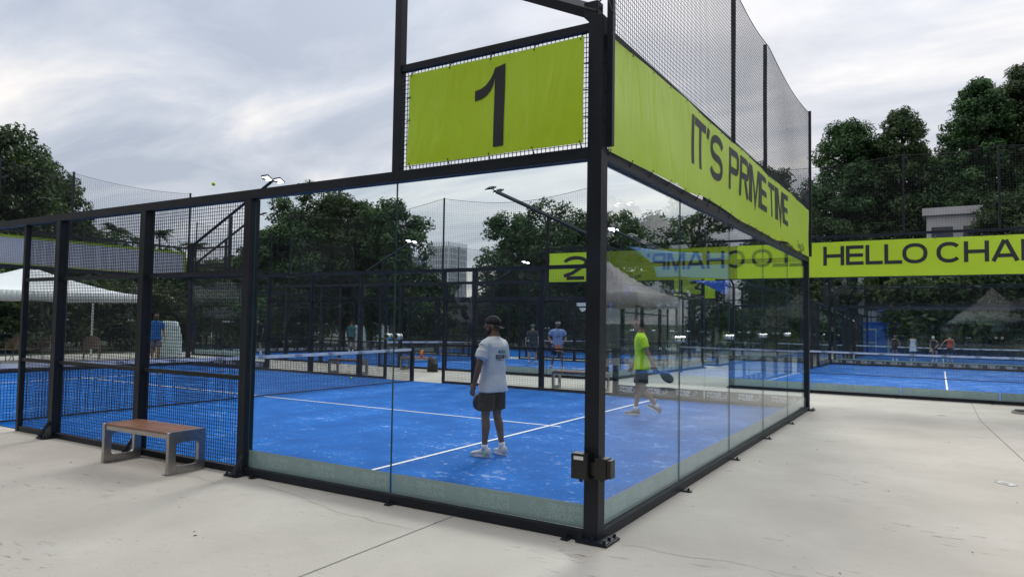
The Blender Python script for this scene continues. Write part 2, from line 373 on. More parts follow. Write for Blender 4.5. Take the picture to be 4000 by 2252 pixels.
strip(jb, [(-9.2, -8), (-9.2, -.1)], .010)
tag(jb.build('pavement_joint', JOINT), kind='structure')
cb = MB()
strip(cb, [(-3.57, -.25), (-3.28, -.30), (-3.0, -.35), (-2.78, -.38), (-2.57, -.46), (-2.38, -.50), (-2.14, -.56), (-1.94, -.58), (-1.86, -.55), (-1.69, -.61), (-1.47, -.60), (-1.26, -.60)], .005, .0032, .006)
strip(cb, [(.25, 0), (.42, .025), (.57, 0), (.76, 0), (.91, .04), (1.04, .066), (1.16, .052), (1.31, .034), (1.41, .03), (1.55, .058), (1.8, .02)], .004, .0032, .006)
strip(cb, [(-5.75, -.25), (-5.3, -.3), (-5.0, -.42), (-4.7, -.46), (-4.3, -.42), (-3.9, -.5)], .004, .0032, .006)
tag(cb.build('pavement_crack', CRACK), kind='structure')

rd = random.Random(31); db = MB()
for i in range(150):
    x, y = rd.uniform(-9, 5), rd.uniform(-3.6, 11)
    if -20 < x < .3 and -.3 < y < 10.3: continue
    s = rd.uniform(.004, .013); a = rd.uniform(0, 3.14); c_, s_ = math.cos(a), math.sin(a)
    pts_ = [(x+c_*u*s-s_*v*s, y+s_*u*s+c_*v*s) for u, v in ((-1.6, 0), (0, -.6), (1.6, 0), (0, .6))]
    b0 = len(db.v); db.v += [(px_, py_, .004+G(px_, py_)) for px_, py_ in pts_]+[(x, y, .004+s*.5+G(x, y))]
    for k in range(4): db.f.append((b0+k, b0+(k+1) % 4, b0+4)); db.m.append(0)
tag(db.build('ground_litter', mat('dry_litter', (.07, .05, .035), .9)), kind='stuff')
# ------------------------------------------------------------------ wire mesh, netting
def wires(mb, fr, u0, u1, z0, z1, v, step, w):
    k = max(1, round((u1-u0)/step)); h = w/2
    for i in range(k+1):
        u = u0+(u1-u0)*i/k; mb.box((u-h, v-h, z0), (u+h, v+h, z1), 0, fr)
    k = max(1, round((z1-z0)/step))
    for i in range(k+1):
        z = z0+(z1-z0)*i/k; mb.box((u0, v-h+w*1.05, z-h), (u1, v+h+w*1.05, z+h), 0, fr)
def netting(name, fr, u0, u1, z0, z1, v, step, w, parent, sag=.0, wob=.006, material=None, ztop=None):
    """knotted cord net: one grid of thin square cords with a little slack"""
    nu = int(round((u1-u0)/step)); nz = int(round((z1-z0)/step)); V = []; F = []
    ph = random.random()*9
    def P(i, j):
        u = u0+(u1-u0)*i/nu; t = j/nz; zt = ztop(u) if ztop else z1
        z = z0+(zt-z0)*t
        du = wob*2.2*math.sin(z*3.1+ph+u*.9)+wob*random.uniform(-.5, .5); dz = -sag*math.sin(math.pi*t)*.5+wob*1.6*math.sin(u*2.3+z*2+ph)*(1 if 0 < j < nz else 0)
        return fr(u+du, v+wob*1.5*math.sin(u*1.7+ph)*math.sin(math.pi*t), z+dz)
    g = [[P(i, j) for j in range(nz+1)] for i in range(nu+1)]; h = w/2
    ax = Vector((fr.U[0], fr.U[1], 0)); vx = Vector((fr.V[0], fr.V[1], 0)); zx = Vector((0, 0, 1))
    def seg(a, b, s1, s2):
        i = len(V); a = Vector(a); b = Vector(b)
        for p in (a, b):
            for c1, c2 in ((-1, -1), (1, -1), (1, 1), (-1, 1)): V.append(tuple(p+s1*c1*h+s2*c2*h))
        for j in range(4): F.append((i+j, i+(j+1) % 4, i+4+(j+1) % 4, i+4+j))
    for i in range(nu+1):
        for j in range(nz): seg(g[i][j], g[i][j+1], ax, vx)
    for j in range(nz+1):
        for i in range(nu): seg(g[i][j], g[i+1][j], zx, vx)
    off = root_loc(parent) if parent else Vector((0, 0, 0)); V = np.array(V)-np.array(off)
    o = bpy.data.objects.new(name, arr_mesh(name, V, F, [material or NETM])); COL.objects.link(o); o.parent = parent
    return o

# ------------------------------------------------------------------ court walls
def rdir(fr):                       # text direction for a reader standing inside the court
    return 1 if (-fr.V[1]*fr.U[0]+fr.V[0]*fr.U[1]) > 0 else -1
def bolts(mb, fr, pts, z, r=.011, h=.02, m=1):
    for u, v in pts:
        a = fr(u, v, z); mb.tube([a, (a[0], a[1], a[2]+h)], r, 6, m)
def glass_part(fr, u0, u1, root, logos=True, outer=True, shift=0.0):
    p = MB(); p.box((u0+.005, -.056, .08), (u1-.005, -.044, 2.96), fr=fr, mats=[1, 1, 0, 1, 0, 1]); g = p.build('glass_panel', [GLASS, GEDGE], root)
    b = MB(); b.box((u0+.01, -.0425, .083), (u1-.01, -.0405, .265), fr=fr, mats=[0, 0, 0, 1, 1, 1])   # -v (outer) face frosted, the rest dark
    b.m = [0 if k == 2 else 1 for k in range(6)]
    o = b.build('vinyl_band', [FROST, BANDIN], root)
    if logos:
        d = rdir(fr); mb = MB(); s = .285
        for k in range(3):
            c = (u0+.06+.667*k) if d > 0 else (u1-.06-.667*k)
            logo(mb, lambda u, z, e=0: fr(c+d*u, -.0400+e*.3, z), 0, .112, s, 0)
            if outer: logo(mb, lambda u, z, e=0: fr(c+d*u, -.0431-e*.2, z), 0, .112, s, 1)
        mb.build('lettering', [BANDTX, FROSTL], o)
    return g
def clamp_part(fr, u, root, z=1.52):
    m = MB(); m.box((u-.11, -.075, z-.045), (u+.11, -.068, z+.045), 0, fr)
    for du in (-.06, .06):
        a = fr(u+du, -.056, z); b = fr(u+du, -.095, z); m.tube([a, b], .028, 12, 1); c = fr(u+du, -.030, z); m.tube([fr(u+du, -.044, z), c], .028, 12, 1)
        m.tube([b, fr(u+du, -.1, z)], .014, 8, 2)
    m.build('glass_clamp', [GLASS, CLAMP, BOLT], root)
def anchor_part(fr, u, root, reach=.20):
    m = MB(); m.box((u-.03, -reach, .004), (u+.03, -.1, .016), 0, fr); bolts(m, fr, [(u, -reach+.03)], .016, .012, .022, 0); m.build('anchor_tab', BLACK, root)
def plate_part(fr, u, v, root, s=.13, both=True):
    m = MB(); m.box((u-s, v-s, .004), (u+s, v+s, .020), 0, fr); m.box((u-s+.01, v-s+.01, .020), (u+s-.01, v+s-.01, .026), 0, fr)
    bolts(m, fr, [(u+a*s*.75, v+b*s*.75) for a in (-1, 1) for b in (-1, 1)]+[(u-s*.75, v), (u, v-s*.75)], .026, .013, .024, 0)
    m.build('base_plate', BLACK, root)
def box_part(name, fr, lo, hi, root, m=None):
    q = MB(); q.box(lo, hi, 0, fr); return q.build(name, m or BLACK, root)
def end_wall(fr, label, near=True, step=.045, tall=True, plates=True, nstep=.05, nw=.003):
    root = thing('glass_end_wall', label, 'glass wall', fr(5, 0, 0), group='glass end walls of the courts')
    for u in (-.1, 9.98): box_part('corner_post', fr, (u, -.102, .0), (u+.12, .018, 4.10), root)
    box_part('base_beam', fr, (0, -.1, .006), (10, -.0, .08), root); box_part('top_beam', fr, (0, -.1, 2.96), (10, -.0, 3.055), root)
    box_part('upper_rail', fr, (0, -.08, 4.0), (10, -.02, 4.06), root)
    for k in range(5): glass_part(fr, 2*k, 2*k+2, root, True, near)
    for k in range(1, 5): clamp_part(fr, 2*k, root)
    if near:
        for k in (1.94, 3.92, 5.85, 7.75): anchor_part(fr, k, root)
    if plates:
        for u in (-.03, 10.03): plate_part(fr, u, -.07, root)
    w = MB(); wires(w, fr, .02, 9.98, 3.06, 4.0, -.05, step, .0035); w.build('upper_wire_mesh', WIRE, root)
    return root
def ball_netting(fr, label, nstep=.05, nw=.003, sagtop=.06):
    r = thing('ball_netting', label, 'netting', fr(5, -.12, 4), group='tall netting over the end walls')
    for u in (-.02, 4.1, 6.05, 9.98): box_part('net_pole', fr, (u-.022, -.165 if u in (-.02, 9.98) else -.10, 3.06 if u in (-.02, 9.98) else 4.0), (u+.022, -.115 if u in (-.02, 9.98) else -.05, 6.0), r)
    ps = (-.02, 4.1, 6.05, 9.98)
    def zt(u):
        for a, b in zip(ps, ps[1:]):
            if u <= b: t = (u-a)/(b-a); return 5.96-sagtop*(b-a)/2*math.sin(math.pi*min(1, max(0, t)))
        return 5.96
    netting('net_mesh', fr, 0, 9.98, 3.98, 5.96, -.13, nstep, nw, r, ztop=zt)
    m = MB(); m.tube([fr(i/6, -.13, zt(i/6)+.004) for i in range(0, 60)]+[fr(9.98, -.13, 5.96)], .006, 5); m.build('top_cord', NETM, r)
    return r
def side_wall(fr, label, near=True, step=.045, wire=.0035):
    root = thing('mesh_side_wall', label, 'mesh fence', fr(10, 0, 0), group='mesh and glass side walls of the courts')
    box_part('top_beam', fr, (0.002, -.1, 2.96), (19.998, 0, 3.055), root)
    for a, b, s in ((0.0, 4, 1), (16, 20.0, -1)):
        box_part('base_beam', fr, (a, -.1, .006), (b, 0, .08), root)
        for k in (0, 2): glass_part(fr, a+k, a+k+2, root, True, near)
        clamp_part(fr, a+2, root)
        c = 0 if s > 0 else 20; st = 2*s
        lo, hi = sorted((c, c+st))
        box_part('upper_rail', fr, (lo, -.08, 4.0), (hi, -.02, 4.06), root)
        w = MB(); wires(w, fr, lo+.02, hi-.02, 3.06, 4.0, -.05, step, wire); w.build('upper_wire_mesh', WIRE, root)
        if near:
            for k in (.15, 1.94, 3.8): anchor_part(fr, c+s*k, root, .17)
    P = [4, 6, 8, 8.98, 11.02, 12, 14, 16]
    for u in P:
        thin = u in (8.98, 11.02); w_ = .03 if thin else .05; dz = .0 if thin else .015
        d0 = -.085 if thin else -.115
        box_part('post', fr, (u-w_+(.05 if u == 4 else -.05 if u == 16 else 0), d0, .0), (u+w_+(.05 if u == 4 else -.05 if u == 16 else 0), .01 if not thin else -.02, 2.958), root)
        if not thin and near:
            plate_part(fr, u+.05*(u == 4), -.13, root, .10)
            g = MB(); g.tube([fr(u+.0, -.24, .03), fr(u+.0, -.115, .22)], .022, 4); g.build('gusset', BLACK, root)
    for a, b in ((4.1, 5.95), (6.05, 7.95), (8.05, 8.95), (11.05, 11.95), (12.05, 13.95), (14.05, 15.9)):
        m = MB()
        for z0, z1 in ((.006, .07), (1.0, 1.045), (2.14, 2.185)): m.box((a, -.075, z0), (b, -.025, z1), 0, fr)
        m.build('mid_rails', BLACK, root)
        m = MB(); wires(m, fr, a+.005, b-.005, .07, 2.955, -.018, step, wire); m.build('wire_mesh', WIRE, root)
    return root
def court_surface(fr):
    m = MB(); m.quad(fr(0, 0, .008), fr(20, 0, .008), fr(20, 10, .008), fr(0, 10, .008), flip=fr.flip)
    tag(m.build('court_surface', TURF), kind='structure')
    m = MB()
    def ln(u0, u1, v0, v1): m.quad(fr(u0, v0, .013), fr(u1, v0, .013), fr(u1, v1, .013), fr(u0, v1, .013), flip=fr.flip)
    for u in (3.05, 16.95): ln(u-.025, u+.025, 0.01, 4.97); ln(u-.025, u+.025, 5.03, 9.99)
    ln(2.85, 9.9, 4.975, 5.025); ln(10.1, 17.15, 4.975, 5.025)
    tag(m.build('court_lines', WHITE), kind='structure')
def padel_net(fr, label, step=.045, wire=.006):
    r = thing('padel_net', label, 'net', fr(10, 5, 0), group='padel nets')
    zt = lambda u: .90-.03*math.sin(math.pi*u/10)
    nf = Fr(fr(10, 0, 0)[:2], fr.V, fr.U)
    if fr(10, 0, 0)[1] == 0 and False: pass
    netting('net_mesh', nf, .04, 9.96, .03, .86, 0, step, wire, r, wob=.002, ztop=lambda u: zt(u)-.03)
    d = rdir(nf)
    m = MB()
    for i in range(40):
        a, b = .04+9.92*i/40, .04+9.92*(i+1)/40
        m.quad(nf(a, -.008, zt(a)-.07), nf(b, -.008, zt(b)-.07), nf(b, -.004, zt(b)), nf(a, -.004, zt(a)))
        m.quad(nf(a, .008, zt(a)-.07), nf(b, .008, zt(b)-.07), nf(b, .004, zt(b)), nf(a, .004, zt(a)), flip=True)
        m.quad(nf(a, -.004, zt(a)), nf(b, -.004, zt(b)), nf(b, .004, zt(b)), nf(a, .004, zt(a)))
    tp = m.build('white_tape', TAPE, r)
    lm = MB()
    for k in range(9):
        for sd_, vv in ((1, -1), (-1, 1)):
            c = 1.0+k
            logo(lm, lambda u, z, e=0: nf(c+sd_*d*-1*(u), vv*(.0095+e*.2), z+zt(c)-.066), -.12, 0, .13)
    lm.build('lettering', INK, tp)
    for u in (0.0, 9.95): box_part('net_post', nf, (u, -.045, .0), (u+.08, .045, .95), r)
    m = MB(); m.box((0.08, -.012, .012), (9.95, .012, .03), 0, nf); m.build('bottom_cord', NETM, r)
    return r
def floodlight(fr, s, c, label, lit=True):
    """arm rising from the corner post at u=c along the side wall in direction s"""
    r = thing('floodlight', label, 'floodlight', fr(c, -.05, 4.1), group='floodlights over the courts')
    def bar(p, q, w):
        m = MB(); P, Q = Vector(p), Vector(q); m.tube([P, Q], w, 4); return m
    m = bar(fr(c-s*.05, -.05, 4.13), fr(c+s*4.0, -.05, 6.05), .062); m.build('arm', BLACK, r)
    box_part('support_post', fr, (c+s*2-.04, -.09, 3.055), (c+s*2+.04, -.01, 5.06), r)
    m = MB(); m.box((c-.06, -.1, 4.10), (c+.06, 0, 4.22), 0, fr); m.build('bracket', BLACK, r)
    m = MB(); m.tube([fr(c-s*.0, -.05, 4.2), fr(c-s*.12, -.05, 4.27), fr(c-s*.16, -.05, 4.12)], .008, 5); m.build('cable', RUBBER, r)
    m = bar(fr(c+s*4.0, -.42, 6.08), fr(c+s*4.0, .32, 6.08), .03); m.build('cross_bar', BLACK, r)
    for vv in (-.29, .19):
        tl = lambda M_: [M_.v.__setitem__(i, (p[0], p[1], p[2]+((p[0]-vc[0])*fr.V[0]+(p[1]-vc[1])*fr.V[1])*.55)) for i, p in enumerate(M_.v)]
        vc = fr(0, vv, 0); ud = (abs(fr.U[0]), abs(fr.U[1]))
        m = MB(); u0, u1 = sorted((c+s*3.90, c+s*4.22)); m.box((u0, vv-.10, 6.10), (u1, vv+.10, 6.14), 0, fr); m.box((u0+.08, vv-.07, 6.14), (u1-.08, vv+.07, 6.165), 0, fr); tl(m)
        h = m.build('lamp_head', BLACK, r)
        m = MB(); m.box((u0+.025, vv-.08, 6.090), (u1-.025, vv+.08, 6.0985), 0, fr); tl(m); m.build('light_panel', LED if lit else WHITE, h)
def banner(fr, u0, u1, z0, z1, label, vfront=-.125, layout=None, h=.5, zb=3.2, stroke=.17, d=1, small=None, scallop=0, back=BANBACK, group='lime banners', back_border=False, ties=.45):
    """vinyl sheet hung on the outer face of the upper mesh; the front looks along -V"""
    r = thing('banner', label, 'banner', fr((u0+u1)/2, vfront, z0), group=group)
    nu = max(6, int((u1-u0)/.08)); nz = 12; V = []; F = []; MI = []; sd_ = random.random()*20
    def dv(u, z):
        t = min(u-u0, u1-u, .5)/.5
        return -.012-.010*(math.sin(u*2.1+sd_)+.5*math.sin(u*5.3+z*3+sd_))-.006*math.sin(z*6+u)
    def zz_(u, t):
        s_ = 0
        if scallop:
            a = (u-u0)/(u1-u0); s_ = scallop*abs(math.sin(a*math.pi*4.6+.3*math.sin(a*9)))**1.5*(.55+.45*math.sin(a*7+1))*(1 if .16 < a < .92 else .1)
        return (z0+s_)*(1-t)+z1*t
    for side in (0, 1):
        for i in range(nu+1):
            for j in range(nz+1):
                u = u0+(u1-u0)*i/nu; z = zz_(u, j/nz); V.append(fr(u, vfront+dv(u, z)+side*.003, z))
        b = side*(nu+1)*(nz+1)
        for i in range(nu):
            for j in range(nz):
                q = (b+i*(nz+1)+j, b+(i+1)*(nz+1)+j, b+(i+1)*(nz+1)+j+1, b+i*(nz+1)+j+1)
                if (side == 1) != fr.flip: q = q[::-1]
                F.append(q); ed = j in (0, nz-1) or i == 0 or i == nu-1
                MI.append(0 if side == 0 else (0 if (back_border and ed) else 1))
    V = np.array(V)-np.array(root_loc(r)); o = bpy.data.objects.new('sheet', arr_mesh('sheet', V, F, [LIME, back], MI)); COL.objects.link(o); o.parent = r
    o.data.polygons.foreach_set('use_smooth', [True]*len(o.data.polygons))
    if layout:
        m = MB(); letters(m, layout, h, stroke, lambda u, z, e=0: fr(u, vfront+dv(u, zb+z)-.004-e, zb+z), flip=fr.flip != (d < 0)); m.build('lettering', INK, r)
    if small:
        cu = bpy.data.curves.new('t', 'FONT'); cu.body = small[0]; cu.size = small[3]; to = bpy.data.objects.new('t', cu)
        me = bpy.data.meshes.new_from_object(to); m = MB()
        for p in me.polygons:
            i = len(m.v); vs_ = [me.vertices[k].co for k in p.vertices]
            for c in vs_: uu = small[1]+d*c.x; m.v.append(fr(uu, vfront+dv(uu, small[2])-.0045, small[2]+c.y))
            q = tuple(range(i, i+len(vs_))); m.f.append(q); m.m.append(0)
        m.build('small_lettering', INK, r); bpy.data.objects.remove(to)
    r_pos = lambda u, z, e=0: fr(u, vfront+dv(u, z)-.004-e, z)
    if not ties: return r, r_pos
    k = max(2, int((u1-u0)/ties))
    for i in range(k+1):
        u = u0+.03+(u1-u0-.06)*i/k
        for z, dz in ((z0, -.05), (z1, .055)):
            zz0 = zz_(u, 0)+.02 if z == z0 else z1-.02
            m = MB(); m.tube([fr(u, vfront+dv(u, zz0)-.004, zz0), fr(u, vfront+.02, z+dz*.6), fr(u, -.05, z+dz)], .006, 5); m.build('tie', INK, r)
    for side_u in (u0, u1):
        for i in range(1, 4):
            z = z0+(z1-z0)*i/4; m = MB(); m.tube([fr(side_u+(.02 if side_u == u0 else -.02), vfront-.006, z), fr(side_u+(-.05 if side_u == u0 else .05), vfront+.03, z)], .006, 5); m.build('tie', INK, r)
    return r, r_pos
def side_netting(fr, label, us, step, w, z1=6.0):
    r = thing('ball_netting', label, 'netting', fr(us[len(us)//2], -.05, 3.06), group='tall netting over the side walls')
    for u in us: m = MB(); m.tube([fr(u, -.05, 3.06), fr(u, -.05, z1)], .032, 8); m.build('net_pole', BLACK, r)
    def zt(u):
        for a, b in zip(us, us[1:]):
            if u <= b: return z1-.04-.055*(b-a)*math.sin(math.pi*min(1, max(0, (u-a)/(b-a))))
        return z1-.04
    netting('net_mesh', fr, us[0], us[-1], 3.1, z1, -.09, step, w, r, ztop=zt)
    m = MB(); n = int((us[-1]-us[0])*3); m.tube([fr(us[0]+(us[-1]-us[0])*i/n, -.09, zt(us[0]+(us[-1]-us[0])*i/n)+.004) for i in range(n+1)], .008, 5); m.build('top_cord', NETM, r)
# ------------------------------------------------------------------ the courts
# court frames: U runs along the long side, V across
C1a = Fr((0, 0), (-1, 0), (0, 1)); C1b = Fr((0, 10), (-1, 0), (0, -1))          # two long sides seen from outside
court_surface(C1a)
E1 = Fr((0, 0), (0, 1), (-1, 0)); E1b = Fr((-20, 0), (0, 1), (1, 0))
end_wall(E1, 'clear glass end wall of the nearest court under the banner reading IT\'S PRIME TIME', True, .045)
side_wall(C1a, 'nearest long side wall of black posts, wire mesh and glass, right behind the bench', True, .040, .005)
side_wall(C1b, 'far long side wall of the nearest court, behind the two closest players', False, .045)
end_wall(E1b, 'far end wall of the nearest court at the left, under the white backed banner', False, .045)
ball_netting(E1, 'tall black netting on four poles above the banner reading IT\'S PRIME TIME', .045, .0032)
ball_netting(E1b, 'tall netting on poles against the sky above the white backed banner at the left', .06, .0032)
padel_net(C1a, 'net of the nearest court with white tape, left of the player in the white shirt')
L1 = [('I', 2.10, 2.19), ('T', 2.22, 2.67), ("'", 2.70, 2.82), ('S', 2.87, 3.38), ('P', 3.67, 4.12), ('R', 4.17, 4.62), ('I', 4.64, 4.73), ('M', 4.75, 5.38), ('E', 5.41, 5.86),
      ('T', 6.06, 6.50), ('I', 6.53, 6.62), ('M', 6.64, 7.14), ('E', 7.17, 7.56)]
banner(E1, -.0, 9.86, 3.03, 3.97, 'long lime banner with black lettering IT\'S PRIME TIME on the right wall', -.12, L1, .52, 3.36, .165, 1, ('Game On', 8.5, 3.10, .20), scallop=.10)
NB, nbpos = banner(C1a, .04, 1.83, 3.085, 3.935, 'lime banner with a large black number 1 at the near corner', -.115, group='number banners', layout=None, ties=.42)
banner(E1b, .1, 9.9, 3.02, 3.90, 'long banner seen from its white back through the mesh at the left', -.115, back_border=True, ties=0)
for fr, s, c, w in ((C1a, 1, 0, 'rising from the near corner post above the number 1 banner'), (C1a, -1, 20, 'at the far left end of the nearest court, bench side'),
                    (C1b, 1, 0, 'behind the banner reading IT\'S PRIME TIME'), (C1b, -1, 20, 'peeking over the top rail left of the glass, two lit lamp heads')):
    floodlight(fr, s, c, 'floodlight '+w)
# the number 1 as a shaped figure
nb = NB
m = MB()
st = [(.789, 3.152), (.886, 3.152), (.886, 3.78), (.789, 3.855)]
def fp(x, z): return nbpos(x, z)
[m.quad(fp(.784, 3.150+.0673*i), fp(.889, 3.150+.0673*i), fp(.889, 3.150+.0673*(i+1)+(.012 if i == 9 else 0)), fp(.784, 3.150+.0673*(i+1)+(.034 if i == 9 else 0))) for i in range(10)]
top = [(1.09, 3.665), (1.03, 3.675), (.98, 3.70), (.935, 3.745), (.905, 3.79), (.889, 3.835)]; bot = [(1.09, 3.575), (1.02, 3.585), (.965, 3.61), (.925, 3.65), (.90, 3.70), (.889, 3.76)]
for a, b, c, d_ in zip(bot, bot[1:], top[1:], top): m.quad(fp(*a), fp(*b), fp(*c), fp(*d_))
m.build('lettering', INK, nb)
ub = thing('control_box', 'black electrical box with white label strapped to the near corner post', 'electrical box', (0, -.1, .48))
m = MB(); m.box((-.085, -.19, .49), (.055, -.10, .68)); m.box((-.078, -.196, .497), (.048, -.19, .673)); o = m.build('box_body', RUBBER, ub)
bm_ = MB(); bm_.box((-.06, -.1985, .635), (.02, -.196, .662)); bm_.build('paper_label', WHITE, o)
m = MB(); m.box((.10, -.16, .50), (.19, -.06, .655)); m.box((.19, -.15, .51), (.225, -.07, .645)); m.box((.055, -.15, .52), (.10, -.101, .62)); m.build('side_box', RUBBER, ub)
for gx, gy, gz in ((-.02, -.15, .49), (.14, -.11, .50)): m = MB(); m.tube([(gx, gy, gz), (gx, gy, gz-.025)], .018, 8); m.build('cable_gland', RUBBER, ub)

# court 2, beyond the aisle
C2a = Fr((-6.3, 14.6), (-1, 0), (0, 1)); C2b = Fr((-6.3, 24.6), (-1, 0), (0, -1)); E2 = Fr((-6.3, 14.6), (0, 1), (-1, 0)); E2b = Fr((-26.3, 14.6), (0, 1), (1, 0))
court_surface(C2a)
side_wall(C2a, 'near long side wall of the second court, under the number 2 banner', False, .05, .0035)
side_wall(C2b, 'far long side wall of the second court behind the player with the white headband', False, .06, .004)
end_wall(E2, 'end wall of the second court facing the passage', False, .06); end_wall(E2b, 'far left end wall of the second court', False, .06)
ball_netting(E2b, 'tall netting over the far left end of the second court, seen through the glass', .08, .004)
side_netting(C2a, 'tall sagging netting above the near side of the second court, over the number 2 banner', [.05, 6.15, 13.9], .075, .003)
padel_net(C2a, 'white taped net of the second court behind the blue turf of the nearest court')
banner(C2a, .05, 1.9, 2.98, 3.88, 'lime banner with a black number 2, left of the corner post', -.115, [('2', 1.29, .68)], .74, 3.035, .15, -1, group='number banners', ties=.6)
for fr, s, c, w in ((C2a, 1, 0, 'rising beside the number 2 banner'), (C2a, -1, 20, 'at the far left corner of the second court'),
                    (C2b, 1, 0, 'just right of the corner post behind the second court'), (C2b, -1, 20, 'in front of the dark trees left of the towers')):
    floodlight(fr, s, c, 'floodlight '+w)
# court 3 behind it
C3a = Fr((-6.3, 27.0), (-1, 0), (0, 1)); E3 = Fr((-6.3, 27.0), (0, 1), (-1, 0)); C3b = Fr((-6.3, 37.0), (-1, 0), (0, -1))
court_surface(C3a)
side_wall(C3a, 'near side wall of the third court in the distance', False, .08, .005); side_wall(C3b, 'back side wall of the third court in front of the trees', False, .08, .005)
end_wall(E3, 'end wall of the third court across the passage', False, .08)
side_netting(C3a, 'distant netting poles in front of the skyline towers', [6.0, 14.4, 19.9], .12, .004)
side_netting(C3b, 'most distant netting poles right of the skyline towers', [12, 20.4], .14, .004)
padel_net(C3a, 'distant net of the third court', .09, .005)
banner(C3a, .05, 1.95, 3.05, 3.95, 'lime banner with a black number 3 beyond the blue shade sails', -.115, [('3', 1.20, .62)], .72, 3.12, .16, -1, group='number banners', ties=0)
for fr, s, c, w in ((C3a, 1, 0, 'beside the number 3 banner'), (C3b, -1, 20, 'at the back left of the third court')):
    floodlight(fr, s, c, 'floodlight '+w)
# the court on the right whose end wall carries HELLO CHAMP
H0 = Fr((-2.5, 14.65), (1, 0), (0, 1)); Ha = Fr((-2.5, 14.65), (0, 1), (1, 0)); Hb = Fr((7.5, 14.65), (0, 1), (-1, 0)); H1 = Fr((-2.5, 34.65), (1, 0), (0, -1))
court_surface(Ha)
end_wall(H0, 'end wall of clear glass under the banner reading HELLO CHAMP', True, .05)
end_wall(H1, 'far end wall with dark logo band behind the first net on the right', False, .07)
side_wall(Ha, 'left side wall of the court behind the HELLO CHAMP banner', False, .05, .004); side_wall(Hb, 'right side wall of the court behind the HELLO CHAMP banner', False, .06, .004)
padel_net(Ha, 'white taped net behind the glass under the HELLO CHAMP banner')
o_ = 2.5
L2 = [(c, a+o_, b+o_) for c, a, b in [('H', -.214, .278), ('E', .318, .722), ('L', .765, 1.148), ('L', 1.182, 1.567), ('O', 1.571, 2.103), ('C', 2.287, 2.797), ('H', 2.84, 3.331), ('A', 3.377, 3.897), ('M', 3.935, 4.47), ('P', 4.51, 4.92), ("'", 4.98, 5.10)]]
banner(H0, .12, 9.88, 2.98, 3.88, 'long bright lime banner with black lettering HELLO CHAMP on the right', -.12, L2, .49, 3.28, .175, 1, ('Reve', 7.75, 3.03, .2))
ball_netting(H0, 'tall netting in front of the trees above the banner reading HELLO CHAMP', .06, .0034)
for fr, s, c, w in ((Ha, 1, 0, 'on the left side of the court with the HELLO CHAMP banner, near corner'), (Ha, -1, 20, 'lit beyond the right end of the IT\'S PRIME TIME banner'),
                    (Hb, 1, 0, 'on the right side of the court with the HELLO CHAMP banner, near corner'), (Hb, -1, 20, 'at the far right corner of the court with the HELLO CHAMP banner')):
    floodlight(fr, s, c, 'floodlight '+w)
# the court beyond
F0 = Fr((-2.5, 36.7), (1, 0), (0, 1)); Fa = Fr((-2.5, 36.7), (0, 1), (1, 0)); Fb = Fr((7.5, 36.7), (0, 1), (-1, 0)); F1 = Fr((-2.5, 56.7), (1, 0), (0, -1))
court_surface(Fa)
end_wall(F0, 'near end wall of the most distant court on the right', False, .1); end_wall(F1, 'back end wall of the most distant court by the blue kiosk', False, .1)
side_wall(Fa, 'left side wall of the most distant court on the right', False, .1, .006)
padel_net(Fa, 'second, more distant net on the right behind the women players', .1, .006)
# ------------------------------------------------------------------ benches, balls, drains, covers
WOOD = mat('wood_composite', (.27, .13, .085), .35, noise=.2, nscale=6)
def bench(loc, rz, L, label, bag=False):
    r = thing('bench', label, 'bench', (loc[0], loc[1], G(*loc)), rz, 'steel and wood benches'); D = .44; H = .45
    m = MB()
    for i in range(6):
        y = -D/2+.006+i*(D/6); m.box((-L/2+.05, y, H-.028), (L/2-.05, y+D/6-.012, H-.002))
    m.build('seat_slats', WOOD, r, local=True)
    m = MB()
    for y in (-D/2+.01, D/2-.02): m.box((-L/2+.05, y, H-.072), (L/2-.05, y+.012, H-.0285))
    m.build('side_rail', STEEL, r, local=True)
    for s in (-1, 1):
        # a steel plate ring: outer rounded rectangle with a rounded window
        def rr(w, h, rad, cz, n=5):
            o = []
            for cx, cz_, a0 in ((w/2-rad, cz+h/2-rad, 0), (-w/2+rad, cz+h/2-rad, 90), (-w/2+rad, cz-h/2+rad, 180), (w/2-rad, cz-h/2+rad, 270)):
                for i in range(n+1): a = R(a0+90*i/n); o.append((cx+rad*math.cos(a), cz_+rad*math.sin(a)))
            return o
        O = rr(D, H, .02, H/2); I = rr(D-.17, H-.20, .045, H/2-.02); n = len(O); m = MB(); x0, x1 = s*(L/2-.045), s*L/2
        for x in (x0, x1):
            b = len(m.v); m.v += [(x, a, c) for a, c in O]+[(x, a, c) for a, c in I]
            for i in range(n): j = (i+1) % n; m.f.append((b+i, b+j, b+n+j, b+n+i)); m.m.append(0)
        for i in range(n):
            j = (i+1) % n
            m.f.append((i, j, 2*n+j, 2*n+i)); m.m.append(0); m.f.append((n+i, n+j, 3*n+j, 3*n+i)); m.m.append(0)
        m.box((min(s*(L/2-.1), s*(L/2-.045)), -D/2, 0), (max(s*(L/2-.1), s*(L/2-.045)), D/2, .008))
        m.build('leg', STEEL, r, local=True)
    return r
bench((-5.22, -.36), R(1.0), 1.23, 'steel bench with reddish slats on the concrete in front of the near mesh wall')
bench((-13.1, 10.72), 0, 1.25, 'bench with wooden seat seen through the net of the nearest court, white towel end')
bench((-5.4, 11.0), 0, 1.4, 'bench in the aisle just left of the near corner post, behind the mesh')
bench((-12.9, 13.9), 0, 1.3, 'bench in the aisle carrying a black bag and an orange bottle')
BAG = mat('black_nylon', (.018, .018, .02), .6, noise=.2, nscale=20)
